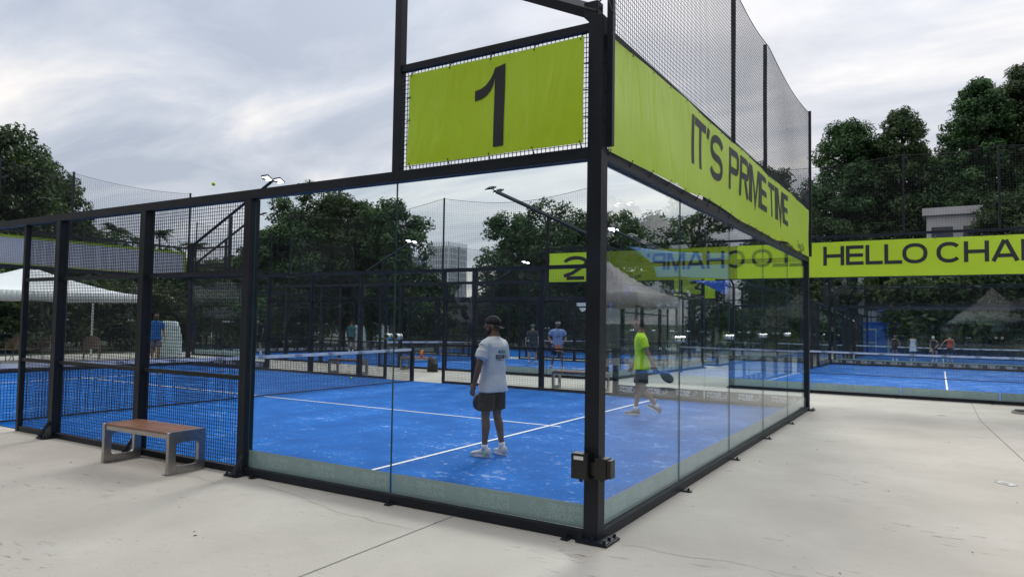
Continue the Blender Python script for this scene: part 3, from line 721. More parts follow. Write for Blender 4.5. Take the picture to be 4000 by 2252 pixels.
def blob(name, parts, material, parent=None, vox=.012, smooth=4, local=True, disp=0, dscale=.2):
    m = MB()
    for kind, a in parts:
        getattr(m, kind)(*a[0], **(a[1] if len(a) > 1 else {}))
    o = m.build(name, material, parent, smooth=True, local=local)
    rm = o.modifiers.new('r', 'REMESH'); rm.mode = 'VOXEL'; rm.voxel_size = vox; rm.use_smooth_shade = True
    if smooth: sm = o.modifiers.new('s', 'SMOOTH'); sm.factor = .5; sm.iterations = smooth
    if disp:
        tx = bpy.data.textures.new('folds', 'CLOUDS'); tx.noise_scale = dscale; tx.noise_depth = 2
        d = o.modifiers.new('d', 'DISPLACE'); d.texture = tx; d.strength = disp; d.mid_level = .5
    return o
bag = thing('sports_bag', 'black racket bag leaning on the end of the aisle bench', 'bag', (-12.05, 13.55, G(0, 13.5)))
blob('bag_body', [('loft', (([(0, 0, 0, .20, .13), (0, 0, .25, .19, .12), (-.06, 0, .42, .12, .09), (-.1, 0, .5, .05, .05)],),))], BAG, bag, .015, disp=.03)
m = MB(); m.tube([(.12, -.12, .1), (.10, -.15, .3), (-.05, -.1, .45)], .012, 6); m.build('strap', BAG, bag, local=True)
ORG = mat('orange_bottle', (.75, .20, .02), .3)
bo = thing('water_bottle', 'orange drinks bottle standing on the aisle bench', 'bottle', (-12.75, 13.85, .45+G(0, 13.8)))
m = MB(); m.tube([(0, 0, 0), (0, 0, .2), (0, 0, .24)], [.05, .05, .03], 12); m.build('bottle_body', ORG, bo, True, True)
m = MB(); m.tube([(0, 0, .24), (0, 0, .28)], .022, 10); m.build('cap', RUBBER, bo, True, True)
BALL = mat('tennis_ball', (.50, .72, .03), .8, bump=.3, bscale=300)
def ball(loc, label, grp='yellow balls'):
    m = MB(); m.ellip((0, 0, 0), (.033,)*3, 16, 12); o = m.build('padel_ball', BALL, None, True); o.location = loc
    tag(o, label, 'ball', grp)
    m = MB(); pts = []
    for i in range(41):
        t = 2*math.pi*i/40; a, b, c = .8, .2, .7; x = a*math.cos(t)+b*math.cos(3*t); y = a*math.sin(t)-b*math.sin(3*t); z = c*math.sin(2*t)
        v = Vector((x, y, z)).normalized()*.0335; pts.append(tuple(v))
    m.tube(pts, .0012, 4, cap=False); m.build('seam', WHITE, o, local=True)
for l, t in (((-8.25, 2.44, 3.94), 'yellow green ball flying high against the sky at the left'), ((-13.9, 7.02, .046), 'ball on the blue turf seen through the mesh at the left'),
             ((-11.57, 9.3, .046), 'ball on the blue turf under the white net tape'), ((-16.8, 18.2, .05+G(0, 18.2)), 'small ball on the second court'),
             ((-.8, 29, .05+G(0, 29)), 'small ball on the turf under the distant net, rightmost'), ((-1.6, 30.5, .05+G(0, 30.5)), 'small ball on the turf under the distant net, middle'), ((-2.0, 29, .05+G(0, 29)), 'small ball on the turf under the distant net, leftmost')):
    ball(l, t)
LID = mat('light_metal_lid', (.55, .56, .56), .45, .6)
for (x, y, a, w), lb in (((2.93, 4.31, R(-48), .19), 'small rectangular metal drain plate in the pavement, nearer one'), ((2.36, 10.96, 0, .16), 'small metal drain plate in the pavement near the far corner')):
    r = thing('drain_cover', lb, 'drain cover', (x, y, G(x, y)), a, 'drain plates'); m = MB(); m.box((-w/2, -.055, .002), (w/2, .055, .007)); m.build('plate', LID, r, local=True)
    m = MB(); [m.box((-.05+i*.02, -.02, .0075), (-.042+i*.02, .02, .0082)) for i in range(5)]; m.box((-.06, -.027, .0075), (.06, -.022, .0082)); m.build('slots', RUBBER, r, local=True)
r = thing('manhole_cover', 'round grey cover plate at the right edge of the pavement', 'manhole cover', (3.78, 12.55, G(0, 12.5)))
m = MB(); m.tube([(0, 0, .002), (0, 0, .05)], .22, 28); m.build('rim', STEEL, r, local=True); m = MB(); m.tube([(0, 0, .05), (0, 0, .07)], .17, 24); m.build('lid', BOLT, r, local=True)
# ------------------------------------------------------------------ tents and sails
TENT = mat('grey_canopy', (.82, .80, .81), .7, bump=.3, bscale=2.5); TENTW = mat('white_canopy', (.74, .74, .76), .7, bump=.3, bscale=2.5)
def tent(x0, x1, y0, y1, label, mt, zb=2.15, val=.30, peak=3.35):
    cx, cy = (x0+x1)/2, (y0+y1)/2; r = thing('canopy_tent', label, 'tent', (cx, cy, G(cx, cy)), group='pop up canopy tents')
    hx, hy = (x1-x0)/2, (y1-y0)/2; n = 20; V = []; F = []
    for i in range(n+1):
        for j in range(n+1):
            a, b = -1+2*i/n, -1+2*j/n; d = max(abs(a), abs(b)); rg = min(abs(a), abs(b))/max(d, .01)
            z = zb+val+(peak-zb-val)*(1-d)**1.45 -.05*math.sin(math.pi*d)*(1-rg)
            V.append((a*hx, b*hy, z))
    for i in range(n):
        for j in range(n):
            q = i*(n+1)+j; F.append((q, q+n+1, q+n+2, q+1))
    o = bpy.data.objects.new('roof', arr_mesh('roof', V, F, [mt])); COL.objects.link(o); o.parent = r; o.data.polygons.foreach_set('use_smooth', [True]*len(F))
    sm = o.modifiers.new('t', 'SOLIDIFY'); sm.thickness = .004
    m = MB(); k = 40
    for (ax, ay), (bx, by) in (((-1, -1), (1, -1)), ((1, -1), (1, 1)), ((1, 1), (-1, 1)), ((-1, 1), (-1, -1))):
        for i in range(k):
            P = []
            for t in (i/k, (i+1)/k):
                x = (ax+(bx-ax)*t)*hx; y = (ay+(by-ay)*t)*hy; w = .03*math.sin(t*math.pi*5)*math.sin(math.pi*t); nx, ny = (ay-by)/2, (bx-ax)/2
                P.append(((x, y, zb+val+.0), (x-nx*w, y-ny*w, zb+.02*math.cos(t*19))))
            m.quad(P[0][0], P[1][0], P[1][1], P[0][1])
    o = m.build('valance', mt, r, True, True); sm = o.modifiers.new('t', 'SOLIDIFY'); sm.thickness = .004
    for a in (-1, 1):
        for b in (-1, 1): m = MB(); m.box((a*hx-(.05 if a > 0 else 0), b*hy-(.05 if b > 0 else 0), 0), (a*hx+(0 if a > 0 else .05), b*hy+(0 if b > 0 else .05), zb+val-.02)); m.build('leg', WHITE if mt is TENTW else STEEL, r, local=True)
    m = MB()
    for b in (-1, 1):
        for i in range(4):
            xa, xb = -hx+hx*i/2, -hx+hx*(i+1)/2; m.tube([(xa, b*hy*.97, zb-.05 if i % 2 else zb+val-.1), (xb, b*hy*.97, zb+val-.1 if i % 2 else zb-.05)], .012, 4)
    m.build('scissor_frame', STEEL, r, local=True)
    return r
tent(-26.9, -23.7, 4.2, 10.4, 'white canopy tent with wicker chairs under it, beyond the mesh at the left', TENTW)
tent(3.97, 7.2, 10.9, 13.95, 'grey canopy tent right of the picture, mirrored in the end wall glass', TENT, 2.12, .32, 3.5)
tent(3.05, 6.4, -12.4, -9.2, 'grey canopy tent behind the viewer, mirrored in the glass under HELLO CHAMP', TENT, 2.1, .3, 3.9)
SAILD = mat('deep_blue_sail', (.03, .12, .62), .7); SAILL = mat('pale_blue_sail', (.11, .25, .55), .7); SAILW = mat('white_sail', (.7, .74, .85), .7)
def sail(pts, mt, label, sag=.25):
    c = sum((Vector(p) for p in pts), Vector())/len(pts); r = thing('shade_sail', label, 'shade sail', (c.x, c.y, G(c.x, c.y)), group='tensioned shade sails')
    P = [Vector(p)-Vector((c.x, c.y, 0)) for p in pts]; n = 14; V = []; F = []
    if len(P) == 3: P = [P[0], P[1], P[2], P[2]]
    for i in range(n+1):
        for j in range(n+1):
            a, b = i/n, j/n; e = .5-abs(.5-a); g = .5-abs(.5-b)
            a2 = a; b2 = b
            p = (P[0]*(1-a2)+P[1]*a2)*(1-b2)+(P[3]*(1-a2)+P[2]*a2)*b2; cc = (P[0]+P[1]+P[2]+P[3])/4
            pull = .5*((a-.5)**2*4*0+(1-abs(2*a-1)**2)*(abs(2*b-1)**3)+(1-abs(2*b-1)**2)*(abs(2*a-1)**3))
            p = p+(cc-p)*pull*.35; p.z -= sag*math.sin(math.pi*a)*math.sin(math.pi*b)
            V.append(tuple(p))
    for i in range(n):
        for j in range(n): q = i*(n+1)+j; F.append((q, q+n+1, q+n+2, q+1))
    o = bpy.data.objects.new('fabric', arr_mesh('fabric', V, F, [mt])); COL.objects.link(o); o.parent = r; o.data.polygons.foreach_set('use_smooth', [True]*len(F))
    sm = o.modifiers.new('t', 'SOLIDIFY'); sm.thickness = .01
    m = MB()
    for p in pts[:2]:
        q = Vector(p)-Vector((c.x, c.y, 0)); d = Vector((q.x, q.y, 0)).normalized()*.25; m.tube([q, q+d], .01, 4); m.tube([q+d+Vector((0, 0, .3)), Vector((q.x+d.x, q.y+d.y, 0))], .04, 8)
    m.build('mast', BLACK, r, local=True)
sail([(-6.63, 17.19, 4.35), (-3.3, 18.22, 4.1), (-3.3, 18.22, 3.2), (-5.76, 17.52, 3.3)], SAILL, 'pale blue shade sail in the passage, right of the number 3 banner')
sail([(-5.66, 20.71, 3.45), (-4.0, 21.13, 3.45), (-4.0, 21.13, 2.95)], SAILD, 'deep blue triangular shade sail in the passage below the pale one')
sail([(-2.3, 60.5, 3.6), (5.2, 61.5, 2.9), (-1.0, 58.5, 4.0)], SAILW, 'white shade sail beyond the far courts seen through the end wall')
for P3, t in (([(-9.6, 33.14, 4.1), (-8.98, 33.29, 4.35), (-8.3, 33.46, 4.1)], 'left'), ([(-8.4, 33.49, 3.8), (-7.88, 33.6, 4.0), (-7.4, 33.7, 3.8)], 'right')):
    sail([P3[0], P3[2], P3[1]], SAILW, 'small white peaked sail beyond the number 3 banner, '+t+' one', .02)
for (px_, py_, w, t, mm) in ((-31, 33, 4.0, 'widest of the sails left of the white shirted player', SAILW), (-27.5, 38.5, 3.0, 'right of the towers', SAILD), (-30.5, 34.5, 3.0, 'in front of the towers', SAILD), (-18.6, 39.5, 2.6, 'above the player with the grey cap', SAILW), (-17.0, 40.2, 2.2, 'above the player with the white headband', SAILD), (-13.4, 40.5, 2.6, 'just left of the near corner post', SAILW)):
    sail([(px_-w/2, py_, 3.5), (px_+w/2, py_+.6, 3.6), (px_+.1, py_-1.2, 2.7)], mm, 'small tensioned sail '+t, .1)
# ------------------------------------------------------------------ chairs, covered stack, kiosk, buildings
RATTAN = mat('brown_rattan', (.20, .14, .11), .6, noise=.2, nscale=40)
def chair():
    r = thing('wicker_armchair', 'x', 'armchair', (0, 0, 0))
    m = MB(); m.loft([(0, 0, .40, .25, .24), (0, 0, .44, .26, .25)], 18); m.build('seat', RATTAN, r, True, True)
    m = MB(); n = 14
    V0 = []
    for i in range(n+1):
        a = R(-80+160*i/n); h = .40*math.cos(a)**.6+.03 if math.cos(a) > 0 else .03
        V0.append(((.27*math.sin(a), -.26*math.cos(a), .44), (.30*math.sin(a), -.32*math.cos(a), .48+h)))
    for (a, b), (c, d) in zip(V0, V0[1:]):
        m.quad(a, c, d, b); m.quad(*[(p[0]*.95, p[1]*.95, p[2]) for p in (a, b, d, c)]); m.quad(b, d, (d[0]*.95, d[1]*.95, d[2]), (b[0]*.95, b[1]*.95, b[2]))
    m.build('backrest', RATTAN, r, True, True)
    for s in (-1, 1):
        m = MB(); m.tube([(s*.27, .20, 0), (s*.29, .24, .62), (s*.29, .1, .66), (s*.28, -.12, .66)], .016, 6); m.build('armrest', RATTAN, r, local=True)
        m = MB(); m.tube([(s*.24, -.26, 0), (s*.23, -.2, .42)], .016, 6); m.build('leg', RATTAN, r, local=True)
    return r
def dup(root, loc, rz, label):
    def cp(o, par):
        c = o.copy(); COL.objects.link(c); c.parent = par
        for ch in [k for k in list(bpy.data.objects) if k.parent == o]: cp(ch, c)
        return c
    r = cp(root, None); r.location = loc; r.rotation_euler = (0, 0, rz)
    if label: r['label'] = label
    return r
ch0 = chair(); ch0['group'] = 'wicker armchairs under the white tent'
for i, (x, y, a, t) in enumerate(((-24.9, 9.35, R(60), 'brown wicker armchair turned left, rightmost under the white tent'), (-25.9, 8.1, R(200), 'brown wicker armchair partly hidden by the black post, beside the rightmost one'),
                                  (-25.6, 6.9, R(180), 'brown wicker armchair with its round back to the viewer, between two posts'), (-25.0, 5.9, R(-60), 'brown wicker armchair at the left edge of the picture'))):
    if i == 0: ch0.location = (x, y, 0); ch0.rotation_euler = (0, 0, a); ch0['label'] = t
    else: dup(ch0, (x, y, 0), a, t)
tb = thing('low_table', 'small low table between the wicker armchairs', 'table', (-26.0, 7.4, 0)); m = MB(); m.tube([(0, 0, .42), (0, 0, .45)], .35, 20); m.build('table_top', RATTAN, tb, local=True)
for a in range(3): m = MB(); m.tube([(.3*math.cos(a*2.1), .3*math.sin(a*2.1), 0), (.1*math.cos(a*2.1), .1*math.sin(a*2.1), .42)], .015, 6); m.build('leg', RATTAN, tb, local=True)
PLAST = mat('pale_plastic_sheet', (.46, .54, .56), .35, bump=.6, bscale=5)
def covered(loc, label):
    r = thing('covered_stack', label, 'covered furniture', (loc[0], loc[1], G(loc[0], loc[1])), loc[2], 'stacks under pale plastic sheets')
    blob('sheet', [('loft', (([(0, 0, 0, .52, .42), (0, 0, .3, .50, .40), (.02, 0, .95, .42, .36), (.04, 0, 1.38, .33, .28), (.04, 0, 1.47, .30, .25)],),))], PLAST, r, .03, 2, disp=.09, dscale=.3)
    m = MB(); m.tube([(.55*math.cos(a*.35), .45*math.sin(a*.35), .03+.01*(a % 2)) for a in range(19)], .02, 6, cap=False); m.build('hem', PLAST, r, True, True)
covered((-23.6, 11.6, R(20)), 'pale plastic sheet draped over stacked furniture behind the man in the blue shirt')
covered((-26.9, 25.6, R(30)), 'pale plastic sheet draped over a stack right of the man in the teal shirt')
KB = mat('kiosk_blue', (.03, .14, .60), .25, noise=.1); FRAME = mat('pale_frame', (.42, .50, .50), .5)
k = thing('kiosk', 'low blue kiosk with pale framed glass doors beyond the courts', 'kiosk', (-2.1, 58.6, G(0, 58)))
m = MB(); m.box((-1.7, 0, 0), (1.9, 3, 2.55)); m.box((-1.8, -.1, 2.55), (2.0, 3.1, 2.65)); m.build('wall', KB, k, local=True)
for s in (-1.6, -.75):
    m = MB()
    for b in (((s, -.04, .05), (s+.06, -.005, 2.1)), ((s+.76, -.04, .05), (s+.82, -.005, 2.1)), ((s+.06, -.04, 2.0), (s+.76, -.005, 2.1)), ((s+.06, -.04, .95), (s+.76, -.005, 1.02)), ((s+.06, -.04, .05), (s+.76, -.005, .15))): m.box(*b)
    m.build('door', FRAME, k, local=True)
m = MB(); m.box((.85, -.05, 0), (1.0, -.005, 2.5)); m.build('frame_post', FRAME, k, local=True)
PANEL = mat('facade_concrete', (.42, .41, .41), .8, noise=.12, nscale=.6); PGL = mat('dark_window_glass', (.02, .03, .045), .1); PALEW = mat('pale_facade', (.60, .63, .68), .7)
def building(name, label, x0, x1, y0, y1, h, floors, cols, wallm, winm, win=(.7, .55), fins=False, roofcap=True, cat='building', zb=0):
    r = thing(name, label, cat, ((x0+x1)/2, (y0+y1)/2, G(0, (y0+y1)/2))); hx, hy = (x1-x0)/2, (y1-y0)/2
    m = MB(); m.box((-hx, -hy, zb), (hx, hy, h)); m.build('wall', wallm, r, local=True)
    if roofcap: m = MB(); m.box((-hx-.3, -hy-.3, h), (hx+.3, hy+.3, h+.6)); m.build('roof', wallm, r, local=True)
    fh = (h-zb)/floors
    faces = [((-hx, -hy), (hx, -hy), (0, -1)), ((hx, -hy), (hx, hy), (1, 0)), ((-hx, hy), (-hx, -hy), (-1, 0))]
    cnt = 0
    for (a, b), (c, d), (nx, ny) in faces:
        L = math.hypot(c-a, d-b); nc = max(1, int(cols*L/(2*hx))); ux, uy = (c-a)/L, (d-b)/L
        for f in range(floors):
            for i in range(nc):
                if cnt >= 95: break
                w = L/nc*win[0]; s = L/nc*(i+.5)-w/2; z0 = zb+fh*f+fh*(1-win[1])/2; m = MB(); fr_ = Fr((a, b), (ux, uy), (-nx, -ny)); fr_.z = 0
                g0 = len(m.v); m.box((s, -.06, z0), (s+w, -.002, z0+fh*win[1]), 0, fr_)
                m.v = [(p[0], p[1], p[2]-G(p[0], p[1])) for p in m.v]; o = m.build('window', winm, r, local=True); cnt += 1
    if fins:
        m = MB(); fr_ = Fr((-hx, -hy), (1, 0), (0, 1)); nf = cols*2
        for i in range(nf+1): u = 2*hx*i/nf; m.box((-hx+u-.22, -hy-.6, zb), (-hx+u+.22, -hy-.12, h+3)); v_ = 2*hy*i/nf; m.box((hx+.12, -hy+v_-.22, zb), (hx+.6, -hy+v_+.22, h+3))
        for i in range(floors): z = zb+(h-zb)*(i+1)/floors; m.box((-hx, -hy-.45, z-.5), (hx+.45, -hy-.13, z)); m.box((hx+.13, -hy-.1, z-.5), (hx+.45, hy, z))
        m.build('facade_fins', PALEW, r, local=True)
    return r
building('concrete_building', 'grey concrete building with dark windows behind the trees above HELLO CHAMP', 1.5, 8, 61.2, 64.6, 11.4, 3, 3, PANEL, PGL, (.68, .5))
building('low_building', 'low grey building behind the far court on the right, under the end of the banner', -8.5, -3.2, 62, 70, 7.5, 3, 3, PANEL, PGL, (.5, .5))
building('tower_block', 'pale high rise tower with white vertical fins on the skyline', -244, -230, 308, 325, 43, 13, 6, mat('tower_glass', (.16, .20, .27), .4), PGL, (.6, .6), True)
building('tower_block', 'dark slim tower left of the pale finned one on the skyline', -262, -251, 312, 325, 38, 10, 3, mat('tower_grey', (.16, .2, .27), .6), PALEW, (.3, .25))
building('tower_block', 'small distant block right of the pale finned tower', -205, -196, 330, 345, 30, 6, 3, PALEW, PGL)
building('apartment_building', 'white apartment block glimpsed between tree trunks left of the white shirted player', -66, -48, 62, 74, 4.5, 2, 6, PALEW, PGL, (.5, .5))
building('apartment_building', 'pale building glimpsed under the white tent', -72, -60, 28, 40, 7, 3, 4, PALEW, PGL, (.5, .5))
w = thing('terrace_wall', 'pale concrete terrace parapet behind the far court on the right', 'wall', (2, 60.5, G(0, 60)))
m = MB(); m.box((-5, 0, 2.6), (14, .3, 3.6)); m.box((-5, -.05, 0), (14, .35, .4)); m.build('parapet', PANEL, w, local=True)
m = MB(); [m.box((-5+i*2, .05, .4), (-4.7+i*2, .25, 2.6)) for i in range(10)]; m.build('pier', PANEL, w, local=True)
m = MB(); [m.box((-5+i*.5, .1, 3.6), (-4.96+i*.5, .14, 4.5)) for i in range(38)]; m.box((-5, .08, 4.5), (14, .16, 4.56)); m.build('railing', BLACK, w, local=True)
sh = thing('dark_shed', 'black shed with sloping white edged roof left of the blue kiosk', 'shed', (-4.2, 57.8, G(0, 57)))
m = MB(); V = [(-.8, 0), (1.1, 0), (1.1, 2.4), (-.8, 3.4)]
m.v = [(x, y, z) for y in (0, 2.5) for x, z in V]; m.f = [(0, 1, 2, 3), (7, 6, 5, 4), (0, 4, 5, 1), (1, 5, 6, 2), (2, 6, 7, 3), (3, 7, 4, 0)]; m.m = [0]*6; m.build('wall', BLACK, sh, local=True)
m = MB(); m.tube([(-.9, -.05, 3.48), (1.2, -.05, 2.38)], .05, 4); m.build('roof_edge', WHITE, sh, local=True)
# ------------------------------------------------------------------ vegetation
def leaf_mat(name, c0, c1, trans=.25):
    m, t, b = newmat(name); t.nodes.remove(b); o = t.nodes['Material Output']
    c = t.nodes.new('ShaderNodeTexCoord'); n = t.nodes.new('ShaderNodeTexNoise'); n.inputs['Scale'].default_value = .9; n.inputs['Detail'].default_value = 3
    t.links.new(c.outputs['Object'], n.inputs['Vector']); x = t.nodes.new('ShaderNodeValToRGB'); t.links.new(n.outputs['Fac'], x.inputs[0])
    e = x.color_ramp.elements; e[0].position = .35; e[0].color = (*c0, 1); e[1].position = .68; e[1].color = (*c1, 1)
    oi = t.nodes.new('ShaderNodeObjectInfo'); hs = t.nodes.new('ShaderNodeHueSaturation')
    t.links.new(mth('ADD', .47, mth('MULTIPLY', oi.outputs['Random'], .05, tree=t), tree=t), hs.inputs['Hue']); t.links.new(mth('ADD', .8, mth('MULTIPLY', oi.outputs['Random'], .5, tree=t), tree=t), hs.inputs['Value'])
    t.links.new(x.outputs[0], hs.inputs['Color'])
    d = t.nodes.new('ShaderNodeBsdfDiffuse'); tr = t.nodes.new('ShaderNodeBsdfTranslucent'); g = t.nodes.new('ShaderNodeBsdfGlossy'); g.inputs['Roughness'].default_value = .45
    t.links.new(hs.outputs[0], d.inputs[0]); t.links.new(hs.outputs[0], tr.inputs[0]); g.inputs[0].default_value = (.6, .65, .6, 1)
    m1 = t.nodes.new('ShaderNodeMixShader'); m1.inputs[0].default_value = trans; t.links.new(d.outputs[0], m1.inputs[1]); t.links.new(tr.outputs[0], m1.inputs[2])
    m2 = t.nodes.new('ShaderNodeMixShader'); m2.inputs[0].default_value = .05; t.links.new(m1.outputs[0], m2.inputs[1]); t.links.new(g.outputs[0], m2.inputs[2])
    t.links.new(m2.outputs[0], o.inputs[0]); return m
LEAF = leaf_mat('dark_leaves', (.018, .042, .014), (.062, .120, .034)); LEAF2 = leaf_mat('bush_leaves', (.025, .05, .014), (.09, .14, .035))
BARK = mat('grey_bark', (.06, .05, .042), .9, noise=.3, nscale=4, bump=.6, bscale=12)
def leaves(centers, radii, per, size, seed, flat=.55):
    g = np.random.default_rng(seed); Vs = []
    for c, rd in zip(centers, radii):
        k = int(per*(rd**2)); d = g.normal(size=(k, 3)); d /= np.linalg.norm(d, axis=1)[:, None]
        rr = rd*(g.uniform(.25, 1.08, k)**.55)[:, None]; p = np.array(c)+d*rr*np.array([1, 1, .72])
        n = d*.8+g.normal(size=(k, 3))*.6+np.array([0, 0, flat]); n /= np.linalg.norm(n, axis=1)[:, None]
        a = np.cross(n, g.normal(size=(k, 3))); a /= np.linalg.norm(a, axis=1)[:, None]; b = np.cross(n, a)
        s = (size*g.uniform(.6, 1.35, k))[:, None]
        q = np.stack([p-a*s, p-b*s*.42+n*s*.1, p+a*s, p+b*s*.42+n*s*.1], 1); Vs.append(q.reshape(-1, 3))
    V = np.concatenate(Vs); F = np.arange(len(V)).reshape(-1, 4); return V, F
def tree_proto(seed, clumps=46, style=0):
    """unit tree: height 1 in a 10 m scale, crown radius about 2.5 m"""
    rs = random.Random(seed); H = 10.0; mt = MB(); cs = []; rds = []
    top = (rs.uniform(-.3, .3), rs.uniform(-.3, .3), H*.80)
    mt.tube([(0, 0, -.6), (rs.uniform(-.1, .1), 0, H*.2), (rs.uniform(-.25, .25), rs.uniform(-.2, .2), H*.45), top], [.24, .19, .14, .05], 9)
    nb = 11
    for i in range(nb):
        z = H*(.24+.56*i/nb); a = i*2.4+rs.uniform(-.4, .4); L = (2.35 if style != 2 else 1.7)*(1-.45*abs(i/nb-.35))*rs.uniform(.75, 1.1)
        p0 = Vector((0, 0, z)); p2 = Vector((L*math.cos(a), L*math.sin(a), z+L*.45)); p1 = (p0+p2)/2+Vector((0, 0, .25))
        mt.tube([p0, p1, p2], [.08, .05, .02], 5)
        for q in range(3):
            e = p1.lerp(p2, .3+.35*q)+Vector((rs.uniform(-.5, .5), rs.uniform(-.5, .5), rs.uniform(0, .6))); mt.tube([p1, e], [.03, .01], 4)
            cs.append(e); rds.append(rs.uniform(.55, .95))
    while len(cs) < clumps:
        t = rs.random(); z = H*(.30+.66*t); rr = 2.35*math.sin(math.pi*min(1, .18+.80*t))**.7*(.75 if style == 2 else 1)
        a = rs.uniform(0, 2*math.pi); k = rs.uniform(.35, 1.0); cs.append(Vector((rr*k*math.cos(a), rr*k*math.sin(a), z))); rds.append(rs.uniform(.5, 1.0))
    cs.append(Vector((top[0], top[1], H*.92))); rds.append(.75)
    V, F = leaves(cs, rds, 480 if style != 1 else 300, .125, seed)
    return mt, arr_mesh('crown', V, F, [LEAF])
def mesh_of(mb, name, mats):
    me = bpy.data.meshes.new(name); me.from_pydata(mb.v, [], mb.f); [me.materials.append(q) for q in mats]; me.polygons.foreach_set('use_smooth', [True]*len(mb.f)); return me
protos = []
for sd_, cl, sty in ((11, 54, 0), (12, 60, 0), (13, 46, 1), (14, 58, 2), (15, 64, 0)):
    a, b = tree_proto(sd_, cl, sty); protos.append((mesh_of(a, 'trunk', [BARK]), b))
def tree(x, y, h, r, label, k, grp, mt=None):
    t = thing('tree', label, 'tree', (x, y, G(x, y)), 0, grp); tm, cm = protos[k % len(protos)]
    for nm, me in (('trunk', tm), ('crown', cm)):
        o = bpy.data.objects.new(nm, me); COL.objects.link(o); o.parent = t; o.rotation_euler = (0, 0, (x*7.3+y*3.1) % 6.28); o.scale = (r/2.55, r/2.55, h/10)
    return t
TL = [(2.6,67.5,18.5,2.8,'tree filling the gap behind the concrete building'),(-3.2,69.5,20.5,2.6,'tree filling the canopy between the big crown and the slim top'),(-41.1,10.2,12.1,2.7,'tall dark tree rising above the white tent at the left edge'),(-38.4,11.6,11.2,2.4,'leafy tree at the left edge, second from the frame'),(-43.3,15.4,11.6,2.6,'rounded tree behind the leftmost net pole'),(-49.8,20.3,9.3,2.1,'lower tree behind the white backed banner, left part'),(-52.7,23.5,8.4,2.0,'small tree peeping over the white backed banner'),
(-34.2,26.0,8.4,2.2,'tree right behind the mesh glass joint, lower left of the big group'),(-36.3,29.8,10.2,2.8,'leftmost tall tree of the group seen through the side glass'),(-33.0,30.3,10.9,2.9,'broad tree in the middle of the group seen through the side glass'),(-35.6,36.1,10.8,2.5,'tree behind the broad one in the side glass group'),(-28.0,30.0,10.2,2.0,'right hand tall tree of the group seen through the side glass'),
(-41.1,36.3,7.7,3.1,'low wide tree at the foot of the side glass group'),(-34.0,41.6,6.0,1.9,'small tree left of the skyline towers'),(-27.6,45.5,10.6,2.0,'loose tree right of the skyline towers'),(-25.9,41.0,11.4,2.2,'feathery tree under the lamp of the second court'),(-21.6,39.6,11.4,2.0,'feathery tree above the number 2 banner'),
(-23.2,47.0,11.8,2.3,'tree behind the number 2 banner, at the post'),(-26.9,51.9,9.1,3.0,'low tree behind the second court, centre left'),(-28.7,48.6,8.3,2.7,'low tree right of the towers, behind the loose one'),(-19.6,46.5,11.0,2.4,'dome shaped tree right of the near corner post'),(-15.6,43.7,10.6,2.3,'dark conical tree behind the end wall glass'),
(-15.2,52.3,11.5,2.7,'broad tree under the lower edge of the long banner'),(-12.0,51.1,13.2,2.4,'tree mostly hidden by the IT\'S PRIME TIME banner'),(-11.0,55.5,16.7,2.7,'dark tree seen through the netting beside the far pole'),(-9.0,60.0,16.7,2.2,'dark tree right behind the far net pole'),
(-6.0,68.4,22.9,3.2,'big round headed tree right of the far net pole'),(-3.8,74.7,22.4,2.0,'slim tree top between two big crowns'),(-0.6,67.5,23.6,2.4,'tall tree with a pointed dome above the H of HELLO'),(1.7,74.5,21,2.4,'lower crown in the saddle of the right tree line'),(4.3,69.5,25.5,2.8,'tall rounded tree above the word CHAMP'),(6.5,71.8,25.0,2.6,'tree joined to the tallest crown at the right'),(8.8,71.6,27,2.9,'tallest tree at the top right corner'),(10.8,69.4,24,2.7,'tree at the right edge of the picture'),
(-2.8,74.8,16.0,3.1,'shorter tree in front of the big round headed one'),(7.0,59.4,13.2,2.6,'reddish green tree in front of the concrete building'),(-5.8,63.4,12.3,2.7,'low dense tree directly above the left end of HELLO'),(10.4,60.5,13.4,2.2,'low tree in front of the tallest one'),(-1.2,65.4,9.6,2.3,'low dense tree above the letters LLO'),
(-56.1,33.4,6.1,3.0,'low tree in the gap between mesh and banner at the left'),(-50.5,34.5,7.0,2.7,'low tree behind the slanting lamp arms at the left'),(-41.4,29.9,7.6,1.5,'slim tree just left of the side glass frame'),(-54.3,28.8,5.3,2.6,'low far tree beneath the palms')]
